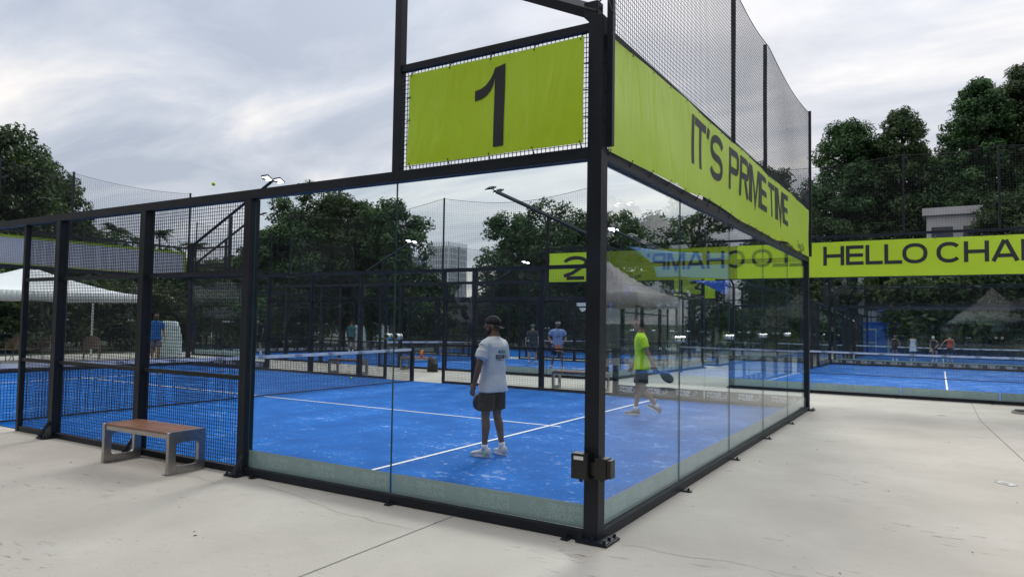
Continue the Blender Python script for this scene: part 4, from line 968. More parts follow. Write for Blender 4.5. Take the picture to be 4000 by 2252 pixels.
def big_tree(x, y, h, r, label, seed, grp, loose=False):
    """a tree grown at its own size: trunk, limbs, branchlets and leaf clumps"""
    rs = random.Random(seed); t = thing('tree', label, 'tree', (x, y, G(x, y)), 0, grp); m = MB(); cs = []; rds = []; k_ = r/2.6
    lean_ = Vector((rs.uniform(-.05, .05)*h, rs.uniform(-.05, .05)*h, 0)); P = [Vector((0, 0, -.6)), Vector((rs.uniform(-.2, .2), rs.uniform(-.2, .2), h*.22)), lean_*.6+Vector((0, 0, h*.5)), lean_+Vector((0, 0, h*.86))]
    m.tube(P, [.022*h, .018*h, .012*h, .004*h], 9)
    def trunk_at(z): q = max(0, min(1, z/(.86*h))); return lean_*q*q+Vector((0, 0, z))
    nb = int(9+h*.45)
    for i in range(nb):
        q = i/nb; z = h*(.20+.64*q); a = i*2.4+rs.uniform(-.5, .5); L = r*(1.02-.55*abs(q-.35))*rs.uniform(.75, 1.1); p0 = trunk_at(z); p2 = p0+Vector((L*math.cos(a), L*math.sin(a), L*rs.uniform(.25, .6))); p1 = p0.lerp(p2, .5)+Vector((0, 0, .2))
        m.tube([p0, p1, p2], [.008*h, .005*h, .015], 5)
        for w in range(4):
            s0 = p1.lerp(p2, rs.uniform(0, .9)); e = s0+Vector((rs.uniform(-.7, .7), rs.uniform(-.7, .7), rs.uniform(-.2, .8)))*k_; m.tube([s0, e], [.035, .01], 4); cs.append(e); rds.append(rs.uniform(.42, .85)*k_**.6)
    n = int((7 if loose else 11)*h*.72*r/2.6)
    for i in range(n):
        q = rs.random(); z = h*(.24+.72*q); rr = r*math.sin(math.pi*min(1, .16+.80*q))**.65; a = rs.uniform(0, 6.283); kk = rs.uniform(.45, 1.0); cs.append(trunk_at(min(z, .86*h))*Vector((1, 1, 0))+Vector((rr*kk*math.cos(a), rr*kk*math.sin(a), z-.55))) if False else cs.append(Vector((trunk_at(z).x+rr*kk*math.cos(a), trunk_at(z).y+rr*kk*math.sin(a), z-.4)))
        rds.append(rs.uniform(.40, .95)*k_**.6)
    far = math.hypot(x-2.3, y+5); V, F = leaves(cs, rds, (230 if loose else 330)*(1.0 if h < 16 else .75), .105+.0006*far, seed)
    m.build('trunk', BARK, t, True, True); o = bpy.data.objects.new('crown', arr_mesh('crown', V, F, [LEAF])); COL.objects.link(o); o.parent = t
for i, (x, y, h, r, t) in enumerate(TL): big_tree(x, y, h, max(r, 1.6)*1.22, t, 98+i, 'trees round the courts', 14 <= i <= 16)
rt = random.Random(5); nR = 0
for (x, y, h, r) in [(-9, -12.5, 14, 5.5), (-1.5, -14.5, 15, 5.5), (12, -13, 15, 5.5), (-28, -17, 13, 5), (-15, -22, 15, 5), (-4, -23, 15, 5), (7, -21, 14, 5), (20, -14, 13, 5), (30, 8, 15, 5), (30, 28, 15, 5), (24, -6, 12, 4), (26, 3, 11, 4.2), (23, 12, 12, 4), (27, 20, 13, 4.5), (22, 29, 12, 4), (25, 38, 13, 4.4), (21, 47, 13, 4), (17, 58, 15, 4), (-34, -14, 10, 4), (-20, -15, 12, 4.4), (-9, -16, 11, 4), (2, -17, 12, 4.5), (12, -15, 12, 4), (-46, -4, 11, 4.5), (-44, 3, 10, 3.8)]:  # unseen trees added to shade the number 1 banner and darken glass reflections
    side = 'right of the courts' if x > 15 else 'behind the viewer' if y < -12 else 'beyond the left edge'
    tree(x, y, h, r, 'unseen dark tree added to block sky light, mirrored faintly in the glass', nR, 'unseen trees added to block sky light'); nR += 1
def bush_proto(seed):
    rs = random.Random(seed); cs = [(rs.uniform(-1.9, 1.9), rs.uniform(-.6, .6), rs.uniform(.3, 2.5)) for _ in range(26)]; V, F = leaves(cs, [rs.uniform(.45, .8) for _ in cs], 520, .11, seed); m = MB()
    for i in range(5): x = -1.6+i*.8; m.tube([(x, 0, -.5), (x+rs.uniform(-.3, .3), 0, 1.2), (x+rs.uniform(-.5, .5), .2, 2.3)], [.04, .03, .01], 5)
    return mesh_of(m, 'stem', [BARK]), arr_mesh('foliage', V, F, [LEAF2 if seed % 2 else LEAF])
bps = [bush_proto(s) for s in (21, 22, 23)]; nB = 0
def bush(x, y, rz, s, where, zs=1.0):
    global nB
    t = thing('hedge_bush', where, 'bush', (x, y, G(x, y)), rz, 'hedge plants round the site'); a, b = bps[nB % 3]; nB += 1
    for nm, me in (('stem', a), ('foliage', b)): o = bpy.data.objects.new(nm, me); COL.objects.link(o); o.parent = t; o.scale = (s, s, s*zs)
HB = []
pts = [(-31.5, 4), (-32, 8), (-32.5, 12), (-33, 16), (-33.5, 20), (-33.5, 24), (-33, 28), (-31, 32), (-28, 35.5), (-25, 39.5), (-21.5, 40), (-18, 40.3), (-14.5, 40.2), (-11, 40), (-8, 41)]
for i, (x, y) in enumerate(pts): HB.append((x, y, math.atan2((pts[min(i+1, len(pts)-1)][1]-pts[max(i-1, 0)][1]), (pts[min(i+1, len(pts)-1)][0]-pts[max(i-1, 0)][0])), 1.25, 'hedge plant %s along the back of the courts' % ['beneath the white tent', 'behind the wicker chairs', 'right of the wicker chairs', 'behind the covered stack', 'left of the side glass', 'in the left of the side glass', 'behind the teal shirted man', 'beneath the big tree group', 'left of the skyline gap', 'in the skyline gap', 'right of the skyline gap', 'beneath the number 2 banner', 'at the near corner post', 'right of the near corner post', 'behind the neon shirted player'][i]))
for i in range(5): HB.append((1.6+i*3.2, 59.4-(i % 2)*.3, 0, 1.6, 'hedge plant below the terrace wall, number %d from the left' % (i+1)))
for i in range(4): HB.append((-7.8+i*.3, 44+i*4.5, R(90), 1.2, 'hedge plant left of the most distant court, number %d from the front' % (i+1)))
for bx, bt in ((3.4, 'left'), (6.2, 'right')): HB.append((bx, 59.2, 0, 2.5, 'tall shrub in front of the foot of the grey building, '+bt+' one'))
HB2 = [(-37, 6), (-38, 12), (-39, 18), (-39, 24), (-38, 30), (-35, 36), (-31, 42), (-26, 45), (-20, 45.5), (-14, 46), (-9, 50), (-11, 42)]
for i, (x, y) in enumerate(HB2): HB.append((x, y, R(90) if i < 5 else R(20), 2.1 if i != 5 and i != 6 else 1.5, 'tall dark shrub behind the hedge, under the trees ' + ['left of the white tent', 'behind the white tent', 'behind the rightmost armchair', 'behind the man in blue', 'behind the left glass frame', 'left of the towers', 'under the towers', 'behind the white shirted player', 'behind the player with the headband', 'behind the near corner post', 'right of the neon shirted player', 'behind the neon shirted player'][i]))
for i in range(-5, 5): HB.append((-13+i*6.5, -16+(i % 2), 0, 2.3, 'unseen dark shrub added to block bright sky, mirrored faintly in the glass'))  # unseen row added to close bright sky gaps mirrored in the side glass
for i in range(5): HB.append((20, -6+i*9, R(90), 2.2, 'unseen dark shrub added to block bright sky, mirrored faintly in the glass'))  # unseen row added on the right as dark surroundings for the reflections
for q in HB: bush(*q[:4], q[4])
def palm(x, y, h, label):
    t = thing('palm_tree', label, 'palm', (x, y, G(x, y)), 0, 'small palms on the skyline'); m = MB(); m.tube([(0, 0, -.3), (.1, 0, h*.5), (0, 0, h)], [.13, .10, .08], 8); m.build('trunk', BARK, t, True, True); m = MB(); rs = random.Random(int(x*10))
    for i in range(16):
        a = i*2.399; L = rs.uniform(1.3, 1.8); up = rs.uniform(.2, 1.0); pr = None
        for j in range(9):
            s = j/8; p = Vector((math.cos(a)*L*s, math.sin(a)*L*s, h+up*L*s-1.0*L*s*s*.8)); d = Vector((-math.sin(a), math.cos(a), 0))
            if pr is not None:
                for sg in (-1, 1):
                    e = p+d*sg*.42*math.sin(math.pi*min(1, .15+s*.85))+Vector((math.cos(a)*.2, math.sin(a)*.2, -.12)); m.quad(tuple(pr), tuple(p), tuple(e), tuple(e-(p-pr)*.4))
            pr = p
    m.build('crown', LEAF, t, local=True)
palm(-57.1, 31.9, 9.2, 'small palm on the skyline above the white backed banner, left one'); palm(-57.4, 35.6, 8.6, 'small palm on the skyline above the white backed banner, right one')
palm(-56, 27.5, 8.9, 'palm fronds behind the wide black post at the left')
# ------------------------------------------------------------------ people
def skin(c): return mat('skin', c, .55, noise=.12, nscale=9, bump=.15, bscale=40)
def cloth(name, c, r=.85): return mat(name, c, r, noise=.07, nscale=7, bump=.5, bscale=11)
EYEW = mat('eye', (.5, .5, .5), .3)
def V3(*a): return Vector(a)
def lerp(a, b, t): return a+(b-a)*t
BASE = dict(hipL=(-.095, 0, .90), kneeL=(-.105, .03, .49), ankL=(-.11, 0, .085), toeL=8, hipR=(.095, 0, .90), kneeR=(.105, .03, .49), ankR=(.11, 0, .085), toeR=-8,
            shL=(-.185, 0, 1.42), elL=(-.235, -.03, 1.14), wrL=(-.235, .06, .89), shR=(.185, 0, 1.42), elR=(.235, -.03, 1.14), wrR=(.235, .06, .89),
            head=0, nod=0, lean=0, pitchL=0, pitchR=0)
def hand(mb, wr, el, side, curl=.5, thumb_dir=None, sc=1.0):
    """palm, four unequal bent fingers and a thumb leaving the side of the palm; returns the grip point"""
    d = (wr-el).normalized(); fw = Vector((0, 1, 0)); inn = Vector((-side, 0, 0))
    pn = (inn-d*inn.dot(d)).normalized(); ac = d.cross(pn).normalized()      # pn: palm normal towards the body, ac: across the palm
    if ac.y < 0: ac = -ac                                                       # index finger side in front
    palm = wr+d*.045*sc
    q = Matrix((pn, ac, d)).transposed()
    mb.ellip(palm, (.017*sc, .042*sc, .055*sc), 12, 8, rot=q)
    for i, L in enumerate((.070, .080, .075, .058)):
        o = .030-.021*i; p = palm+d*.038*sc+ac*o*sc; pts = [p]; dd = d.copy(); rr = [.0092*sc]
        for k, f in enumerate((.45, .32, .23)):
            ang = curl*(.5+.45*k+.08*i); dd = (dd*math.cos(ang)+pn*math.sin(ang)).normalized(); p = p+dd*L*f*sc*1.12; pts.append(p); rr.append((.0088-.0009*k)*sc)
        mb.tube(pts, rr, 7)
    p = wr+d*.022*sc+ac*.030*sc; a = (ac*.75+d*.6+pn*.35).normalized(); b = (d*.9+pn*.45+ac*.1).normalized(); mb.tube([p, p+a*.035*sc, p+a*.035*sc+b*.034*sc], [.013*sc, .0105*sc, .0085*sc], 8)
    return palm+d*.045*sc+pn*.022*sc, ac, pn, d
def person(label, loc, yaw, H, skn, shirt, shorts, shoe, pose=None, hair='short', haircol=(.012, .01, .009), beard=None, sock=WHITE, vox=.011, curl=.5, female=False, skirt=False, shirt_len=.86, sleeve=.62, sole=None, build_=1.0, group=None, glasses=False, cap=None, headband=None, tank=False, shoe_dz=None):
    J = dict(BASE); J.update(pose or {}); s = H/1.75
    r = thing('person', label, 'person', (loc[0], loc[1], G(loc[0], loc[1])+.012), yaw, group)
    J = {k: (V3(*v) if isinstance(v, tuple) else v) for k, v in J.items()}
    ln = J['lean']                                               # forward lean of everything above the hips
    def up(p):
        z = p.z-.92
        return V3(p.x, p.y+math.sin(ln)*z, .92+math.cos(ln)*z) if z > 0 and ln else p
    b = build_; wS = .92 if female else 1.0
    for k in ('shL', 'shR'): J[k] = up(J[k])
    if ln:
        for k in ('elL', 'elR', 'wrL', 'wrR'): J[k] = J[k]+V3(0, math.sin(ln)*.32, -(1-math.cos(ln))*.3)
    S = lambda p: p*s
    def ring(z, rx, ry, dy=0): c = up(V3(0, dy, z)); return (c.x*s, c.y*s, c.z*s, rx*s*b, ry*s*b)
    m = MB()
    m.loft([ring(.84, .135, .095), ring(.92, .155*(1.05 if female else 1), .112, -.01), ring(1.02, .142, .10), ring(1.12, .132*wS, .095), ring(1.24, .152*wS, .108, .005), ring(1.36, .17*wS, .105), ring(1.43, .15*wS, .08), ring(1.475, .07, .06)], 22)
    hz = 1.622; hc = up(V3(0, .018, hz)); ya = J['head']; hr = Matrix.Rotation(ya, 3, 'Z') @ Matrix.Rotation(-J['nod'], 3, 'X')
    def hp(x, y, z): return (hc+hr @ V3(x, y, z))*s
    nk = up(V3(0, -.012, 1.44))
    m.tube([S(nk), hp(0, -.015, -.06)], [.068*s*b, .056*s], 12)
    for side, k in ((-1, 'L'), (1, 'R')):
        m.ellip(S(J['sh'+k]+V3(-side*.02, 0, -.025)), (.050*s*wS, .050*s, .055*s), 12, 8)
        m.tube([S(lerp(V3(0, 0, J['sh'+k].z), J['sh'+k], .45)+V3(0, J['sh'+k].y*.5, .0)), S(J['sh'+k]+V3(-side*.012, 0, -.02)), S(lerp(J['sh'+k], J['el'+k], .35)), S(J['el'+k]), S(lerp(J['el'+k], J['wr'+k], .3)), S(J['wr'+k])],
               [.04*s*b, .046*s*b*wS, .047*s*b*wS, .037*s*wS, .040*s*wS, .027*s*wS], 12)
        m.tube([S(J['hip'+k]+V3(0, 0, .03)), S(lerp(J['hip'+k], J['knee'+k], .4)), S(J['knee'+k]), S(lerp(J['knee'+k], J['ank'+k], .28)+V3(0, -.012, 0)), S(lerp(J['knee'+k], J['ank'+k], .75)), S(J['ank'+k])],
               [.074*s*b, .078*s*b, .052*s, .056*s, .036*s, .034*s], 14)
    m.ellip(hp(0, 0, .025), (.073*s, .092*s, .092*s), 18, 12, rot=hr); m.ellip(hp(0, .022, -.045), (.056*s, .066*s, .066*s), 16, 10, rot=hr)
    m.ellip(hp(0, .062, -.092), (.026*s, .022*s, .020*s), 10, 8, rot=hr)                                    # chin
    m.tube([hp(0, .088, .022), hp(0, .112, -.018), hp(0, .092, -.028)], [.009*s, .015*s, .012*s], 8)             # nose
    m.ellip(hp(0, .082, .030), (.052*s, .018*s, .012*s), 12, 6, rot=hr)                                      # brow
    m.ellip(hp(0, .080, -.053), (.024*s, .016*s, .010*s), 10, 6, rot=hr)                                     # lips
    for side in (-1, 1): m.ellip(hp(side*.074, -.006, -.002), (.010*s, .019*s, .031*s), 10, 8, rot=hr)
    grips = {}
    for side, k in ((-1, 'L'), (1, 'R')):
        g = hand(m, S(J['wr'+k]), S(J['el'+k]), side, curl if not isinstance(curl, dict) else curl[k], sc=s*(1.05 if not female else .95)); grips[k] = g
    bo = m.build('body', skn, r, True, True); rm = bo.modifiers.new('r', 'REMESH'); rm.mode = 'VOXEL'; rm.voxel_size = vox*.72; rm.use_smooth_shade = True
    sm = bo.modifiers.new('s', 'SMOOTH'); sm.factor = .5; sm.iterations = 3
    m = MB(); [m.ellip(hp(x, .081, .012), (.012*s, .009*s, .007*s), 8, 6, rot=hr) for x in (-.03, .03)]; m.build('eyes', EYEW, r, True, True)
    m = MB(); [m.ellip(hp(x, .0885, .012), (.0055*s, .004*s, .0055*s), 8, 6, rot=hr) for x in (-.03, .03)]+[m.box_ if False else m.ellip(hp(x, .0895, .032), (.016*s, .006*s, .0035*s), 8, 6, rot=hr) for x in (-.031, .031)]
    m.build('brows', mat('brow', haircol, .8), r, True, True)
    def shell(name, kind, material, keep, grow=.010, roughen=.004):
        m = MB(); n, k = 26, 18
        Vt = []; 
        for i in range(k+1):
            ph = math.pi*i/k
            for j in range(n):
                t = 2*math.pi*j/n; d = V3(math.sin(ph)*math.cos(t), math.sin(ph)*math.sin(t), math.cos(ph)); kp = keep(d)
                g = grow*min(1, max(-.9, kp*5)); rr = 1+roughen*random.uniform(-1, 1)/.08
                Vt.append(tuple(hp(d.x*(.075+g)*rr, -.002+d.y*(.094+g)*rr, .026+d.z*(.094+g)*rr)))
        m.v = Vt
        for i in range(k):
            for j in range(n): a = i*n+j; c = i*n+(j+1) % n; m.f.append((a, a+n, c+n, c)); m.m.append(0)
        return m.build(name, material, r, True, True)
    hm = mat('hair', haircol, .75, bump=.8, bscale=120)
    if hair == 'short': shell('hair', 0, hm, lambda d: (d.z*.9-d.y*.95-.12) if d.y > 0 else d.z+.50-.2*d.y, .016)
    if hair == 'pony':
        shell('hair', 0, hm, lambda d: (d.z*.9-d.y*.95-.12) if d.y > 0 else d.z+.6, .018); m = MB(); m.tube([hp(0, -.09, .05), hp(0, -.14, .0), hp(0, -.13, -.12), hp(0, -.12, -.2)], [.025*s, .032*s, .025*s, .008*s], 10); m.build('ponytail', hm, r, True, True)
    if cap:
        shell('cap', 0, cap[0], lambda d: d.z+.0+(.12 if d.y*cap[1] > 0 else .0), .012, 0)
        m = MB(); sg = cap[1]
        for a in range(9):
            t0, t1 = R(20+140*a/9), R(20+140*(a+1)/9); P = []
            for t in (t0, t1): P.append((hp(.083*math.cos(t), sg*.085*math.sin(t), -.002), hp(.085*math.cos(t), sg*(.085+.075)*math.sin(t)**1.2, -.028)))
            m.quad(P[0][0], P[1][0], P[1][1], P[0][1])
        o = m.build('cap_brim', cap[0], r, True, True); q = o.modifiers.new('t', 'SOLIDIFY'); q.thickness = .004
    if beard:
        m = MB(); m.ellip(hp(0, .040, -.078), (.060*s, .062*s, .054*s), 14, 10, rot=hr); m.ellip(hp(0, .076, -.098), (.032*s, .028*s, .034*s), 12, 8, rot=hr)
        for x in (-1, 1): m.tube([hp(x*.066, .018, -.01), hp(x*.062, .03, -.06), hp(x*.03, .075, -.085)], [.010*s, .014*s, .014*s], 8)
        o = m.build('beard', hm, r, True, True); q = o.modifiers.new('r', 'REMESH'); q.mode = 'VOXEL'; q.voxel_size = .009; q.use_smooth_shade = True
        m = MB(); m.ellip(hp(0, .089, -.040), (.026*s, .010*s, .006*s), 10, 6, rot=hr); m.build('moustache', hm, r, True, True)
    if headband:
        m = MB(); pts = [hp(.081*math.cos(R(a)), -.002+.101*math.sin(R(a)), .055+.012*math.sin(R(a))) for a in range(0, 361, 15)]
        for p, q in zip(pts, pts[1:]):
            u_ = Vector((0, 0, .021*s)); m.quad(p-u_, q-u_, q+u_, p+u_)
        o = m.build('headband', headband, r, True, True); q = o.modifiers.new('t', 'SOLIDIFY'); q.thickness = .008; q.offset = 1
    if glasses:
        m = MB(); [m.ellip(hp(x, .098, .012), (.022*s, .004, .012*s), 10, 5, rot=hr) for x in (-.03, .03)]; m.tube([hp(-.075, .01, .015), hp(-.06, .09, .018)], .003, 4); m.tube([hp(.075, .01, .015), hp(.06, .09, .018)], .003, 4); m.build('glasses', RUBBER, r, True, True)
    # ---- shirt
    m = MB(); h0 = shirt_len; e = .022
    rs = [ring(h0, .184+e*.6, .136+e*.5), ring(h0+.07, .176+e*.5, .130+e*.5, -.004), ring(1.02, .156+e*.4, .113+e*.4), ring(1.14, .152*wS+e*.4, .110+e*.4), ring(1.26, .162*wS+e*.4, .116+e*.4, .004), ring(1.36, .180*wS+e*.3, .116+e*.3), ring(1.415, .166*wS+e*.2, .098+e*.2)]
    if not tank: rs += [ring(1.448, .128, .082), ring(1.472, .092, .072), ring(1.492, .070, .064)]
    m.loft(rs, 30)
    if tank: m.loft([ring(1.40, .10, .085), ring(1.45, .085, .06)], 20)
    if not tank:
        for side, k in ((-1, 'L'), (1, 'R')):
            a, c = J['sh'+k], J['el'+k]; e1 = lerp(a, c, sleeve*.5); e2 = lerp(a, c, sleeve)
            for q_, r_ in ((.12, .064), (sleeve*.35, .068), (sleeve*.55, .070), (sleeve*.8, .072)): m.ellip(S(lerp(a+V3(-side*.016, 0, -.012), c, q_)), (r_*s*b,)*3, 14, 9)
            m.ellip(S(a+V3(-side*.028, 0, -.030)), (.066*s*b, .072*s*b, .066*s*b), 14, 9)
            m.tube([S(lerp(V3(0, a.y, a.z+.005), a, .5)), S(a+V3(-side*.02,0,-.028)), S(lerp(a, c, sleeve*.28)+V3(-side*.004,0,0)), S(e1), S(e2)], [.056*s*b, .064*s*b, .068*s*b, .070*s*b, .077*s*b], 16)
    so = m.build('shirt', shirt, r, True, True); q = so.modifiers.new('r', 'REMESH'); q.mode = 'VOXEL'; q.voxel_size = vox*.9; q.use_smooth_shade = True
    q = so.modifiers.new('s', 'SMOOTH'); q.factor = .5; q.iterations = 3
    tx = bpy.data.textures.new('folds', 'CLOUDS'); tx.noise_scale = .11; tx.noise_depth = 1
    q = so.modifiers.new('d', 'DISPLACE'); q.texture = tx; q.strength = .016; q.mid_level = .5
    # ---- shorts or skirt
    m = MB()
    if skirt:
        m.loft([ring(.62, .215, .185), ring(.72, .20, .165), ring(.84, .175, .135), ring(.96, .150, .112)], 26)
    else:
        m.loft([ring(.80, .158, .112), ring(.88, .160, .118, -.008), ring(.97, .152, .112)], 26)
        for k in ('L', 'R'):
            a, c = J['hip'+k], J['knee'+k]; m.tube([S(a+V3(0, 0, .02)), S(lerp(a, c, .4)), S(lerp(a, c, .80 if not female else .35))], [.070*s*b, .099*s*b, .098*s*b], 16)
    o = m.build('skirt' if skirt else 'shorts', shorts, r, True, True); q = o.modifiers.new('r', 'REMESH'); q.mode = 'VOXEL'; q.voxel_size = vox*.9; q.use_smooth_shade = True
    q = o.modifiers.new('s', 'SMOOTH'); q.factor = .5; q.iterations = 2
    q = o.modifiers.new('d', 'DISPLACE'); q.texture = tx; q.strength = .014; q.mid_level = .5
    # ---- shoes and socks
    for side, k in ((-1, 'L'), (1, 'R')):
        an = J['ank'+k]; m = MB(); m.tube([S(an+V3(0, 0, -.01)), S(lerp(an, J['knee'+k], .17))], [.040*s, .042*s], 14); m.build('sock', sock, r, True, True)
        toe = R(J['toe'+k]); pt = J['pitch'+k]; fr_ = Matrix.Rotation(toe, 3, 'Z') @ Matrix.Rotation(-pt, 3, 'X')
        T = lambda x, y, z: (an+fr_ @ V3(x, y, z-.085))*s
        m = MB(); n = 18
        secs = [(-.080, .030, .0, .085), (-.06, .038, -.004, .115), (-.02, .040, 0, .118), (.03, .041, 0, .105), (.08, .046, 0, .078), (.13, .048, 0, .066), (.17, .040, 0, .055), (.195, .018, 0, .038)]
        base = 0; mm = MB()
        for yy, w_, _, hh in secs:
            for j in range(n):
                t = 2*math.pi*j/n; c_, s_ = math.cos(t), math.sin(t); x = w_*math.copysign(abs(c_)**.75, c_); z = .018+(hh-.018)*(.5+.5*math.copysign(abs(s_)**.7, s_)); mm.v.append(tuple(T(x*(1-.35*max(0, s_)), yy, z)))
        for i in range(len(secs)-1):
            for j in range(n): a = i*n+j; c = i*n+(j+1) % n; mm.f.append((a, a+n, c+n, c)); mm.m.append(0)
        mm.f.append(tuple(range(n))); mm.m.append(0); e_ = (len(secs)-1)*n; mm.f.append(tuple(range(e_+n-1, e_-1, -1))); mm.m.append(0)
        o = mm.build('shoe', shoe, r, True, True)
        m = MB(); q = []
        for i in range(22):
            t = 2*math.pi*i/22; x, y = .047*math.cos(t)*(1.05 if math.sin(t) > 0 else .85), .058+.143*math.sin(t); q.append((x, y))
        for z in (0, .020, .032): m.v += [tuple(T(x*(1 if z < .03 else .93), y*(1), z+(.012*max(0, (y-.14)/.06) if z == 0 else 0))) for x, y in q]
        for l in range(2):
            for i in range(22): a = l*22+i; c = l*22+(i+1) % 22; m.f.append((a, c, c+22, a+22)); m.m.append(0)
        m.f.append(tuple(range(21, -1, -1))); m.m.append(0); m.f.append(tuple(range(44, 66))); m.m.append(0)
        m.build('sole', sole or WHITE, o, False, True)
    r['_g'] = 0; del r['_g']
    return r, grips, J, so, s
def wristband(r, p, q, material, s, t=.88):
    m = MB(); a = lerp(p, q, t); b = lerp(p, q, t+.10); m.tube([a*s, b*s], [.033*s, .031*s], 12); m.build('wristband', material, r, True, True)
def racket(root_person, grip, axis, normal, label, face, edge=None):
    """padel racket: rounded perforated head, throat and wrapped grip; axis points from hand to head, all in the holder's local space"""
    W_ = root_person.matrix_basis; t = thing('padel_racket', label, 'racket', (0, 0, 0), group='padel rackets'); ax = axis.normalized(); nr = (normal-ax*normal.dot(ax)).normalized(); sd_ = ax.cross(nr)
    RZ = Matrix.Rotation(root_person.rotation_euler.z, 3, 'Z'); L = Vector(root_person.location); t.location = L+RZ @ grip
    P = lambda u, v, w: tuple(RZ @ (ax*u+sd_*v+nr*w))
    out_ = []
    for i in range(32):
        a = 2*math.pi*i/32; y = .205+.135*math.sin(a); x = .128*math.cos(a)*(1 if math.sin(a) > -.2 else 1-.55*(-math.sin(a)-.2)); out_.append((y, x))
    m = MB(); n = 32
    for w_, k in ((-.019, .96), (-.013, 1), (.013, 1), (.019, .96)): m.v += [P(.205+(a-.205)*k, b*k, w_) for a, b in out_]
    for l in range(3):
        for i in range(n): a = l*n+i; c = l*n+(i+1) % n; m.f.append((a, c, c+n, a+n)); m.m.append(1)
    m.f.append(tuple(range(n-1, -1, -1))); m.m.append(0); m.f.append(tuple(range(3*n, 4*n))); m.m.append(0)
    h = m.build('racket_head', [face, edge or RUBBER], t, False, True)
    m = MB()
    for i in range(-3, 4):
        for j in range(-3, 4):
            if i*i+j*j < 11:
                for w_ in (-.0195, .0195): m.tube([P(.22+i*.024, j*.024, w_), P(.22+i*.024, j*.024, w_*1.03)], .0058, 8)
    m.build('holes', RUBBER, h, local=True)
    m = MB(); m.tube([P(-.055, 0, 0), P(.06, 0, 0), P(.085, 0, 0)], [.017, .016, .015], 12); m.build('grip', RUBBER, t, True, True)
    m = MB(); m.tube([P(-.055, 0, 0), P(-.065, 0, 0)], .021, 12); m.build('grip_cap', RUBBER, t, True, True)
    return t
SK_D = skin((.17, .085, .055)); SK_M = skin((.30, .165, .11)); SK_L = skin((.45, .27, .20))
TSW = cloth('white_cotton', (.62, .63, .68)); BLK = cloth('black_fabric', (.007, .0075, .009)); NEON = cloth('neon_yellow_fabric', (.52, .86, .012)); GREYS = cloth('charcoal_fabric', (.035, .037, .045))
SHW = mat('white_mesh_shoe', (.62, .63, .65), .6, bump=.5, bscale=60); SHT = mat('taupe_shoe', (.20, .165, .13), .7); SHO = mat('orange_shoe', (.80, .25, .03), .6)
BLUET = cloth('blue_shirt', (.018, .16, .46)); LAV = cloth('pale_blue_shirt', (.26, .36, .66)); TEAL = cloth('teal_shirt', (.02, .11, .11)); GSH = cloth('grey_patterned_shorts', (.16, .14, .18)); RED = cloth('red_fabric', (.45, .03, .02))
NEONS = mat('neon_sole', (.35, .75, .10), .6)
# A: white shirt, faces the net (world -X), head turned a little further from the viewer
A, gA, JA, shA, sA = person('bearded person in white T-shirt, black backward cap and black shorts standing behind the side glass', (-2.43, 2.33), R(84), 1.73, SK_D, TSW, BLK, SHW,
    dict(hipL=(-.10, 0, .90), kneeL=(-.115, .02, .49), ankL=(-.12, .02, .085), toeL=12, kneeR=(.115, .02, .49), ankR=(.14, -.06, .085), toeR=-22, shL=(-.19, -.01, 1.42), elL=(-.25, .02, 1.15), wrL=(-.245, .10, .90), shR=(.19, -.01, 1.42), elR=(.235, .03, 1.14), wrR=(.20, .16, .92), head=R(28)),
    hair='none', beard=True, vox=.009, curl={'L': .28, 'R': 1.15}, shirt_len=.80, sleeve=.72, cap=(BLK, -1), build_=1.08)
m = MB()
racket(A, gA['R'][0], V3(-.35, .25, -.9), V3(.2, 1, .1), 'black padel racket held low by the person in the white T-shirt', mat('racket_black', (.02, .02, .022), .35))
# printed sponsor marks on the back of the white shirt
def back_print():
    gs = mat('print_dark', (.03, .035, .05), .6); gt = mat('print_green', (.12, .26, .16), .6); gb_ = mat('print_blue', (.08, .14, .32), .6)
    m = MB(); y0 = -.22
    def disc(x, z, rx, rz, mi):
        n = 5
        for i in range(n):
            for j in range(n):
                a, b, c, d = [(x+(-1+2*(i+p)/n)*rx, z+(-1+2*(j+q_)/n)*rz) for p, q_ in ((0, 0), (1, 0), (1, 1), (0, 1))]
                if mi[1] and ((i in (0, n-1)) and (j in (0, n-1))): continue
                m.quad(*[(u_, y0, v_) for u_, v_ in (a, b, c, d)], m=mi[0])
    z = 1.225
    for x, mi in ((-.075, (0, 0)), (-.020, (0, 0)), (.035, (0, 1)), (.09, (1, 1))): disc(x, z, .023, .026, mi)
    for x, mi in ((-.040, (2, 1)), (.012, (1, 0)), (.062, (1, 1))): disc(x, z+.062, .021, .022, mi)
    for x in (-.085, -.065, -.055, -.045, -.03, -.02, -.01, .0, .03, .05): disc(x, z-.042, .0035, .006, (0, 0))
    k = MB(); pos = lambda u_, v_, e=0: (u_, y0-.002-e, v_)
    letters(m, [('W', 0, .1)], .03, .2, pos)
    for ch, x in (('M', -.075), ('D', -.020), ('T', .035)):
        for q, st in enumerate(glyph(ch, .8, .22)):
            ribbon(m, [(x+(a_-.4)*.028, z-.014+(1-c_ if ch == 'M' else c_)*.028) for a_, c_ in st], .006, lambda u_, v_, q=q: (u_, y0-.004, v_), 3, .01)
    o = m.build('shirt_print', [gs, gt, gb_, TSW], A, False, True)
    sw = o.modifiers.new('w', 'SHRINKWRAP'); sw.target = shA; sw.wrap_method = 'PROJECT'; sw.use_project_y = True; sw.use_project_z = False; sw.use_project_x = False; sw.use_positive_direction = True; sw.use_negative_direction = True; sw.offset = .003
back_print()
m = MB(); [m.tube([(JA['ank'+k]*sA+V3(0, 0, .0))+V3(sx*.047, -.035, -.06), (JA['ank'+k]*sA)+V3(sx*.047, -.035, -.025)], .012, 6) for k, sx in (('L', -1),)]; m.build('shoe_accent', NEONS, A, local=True)
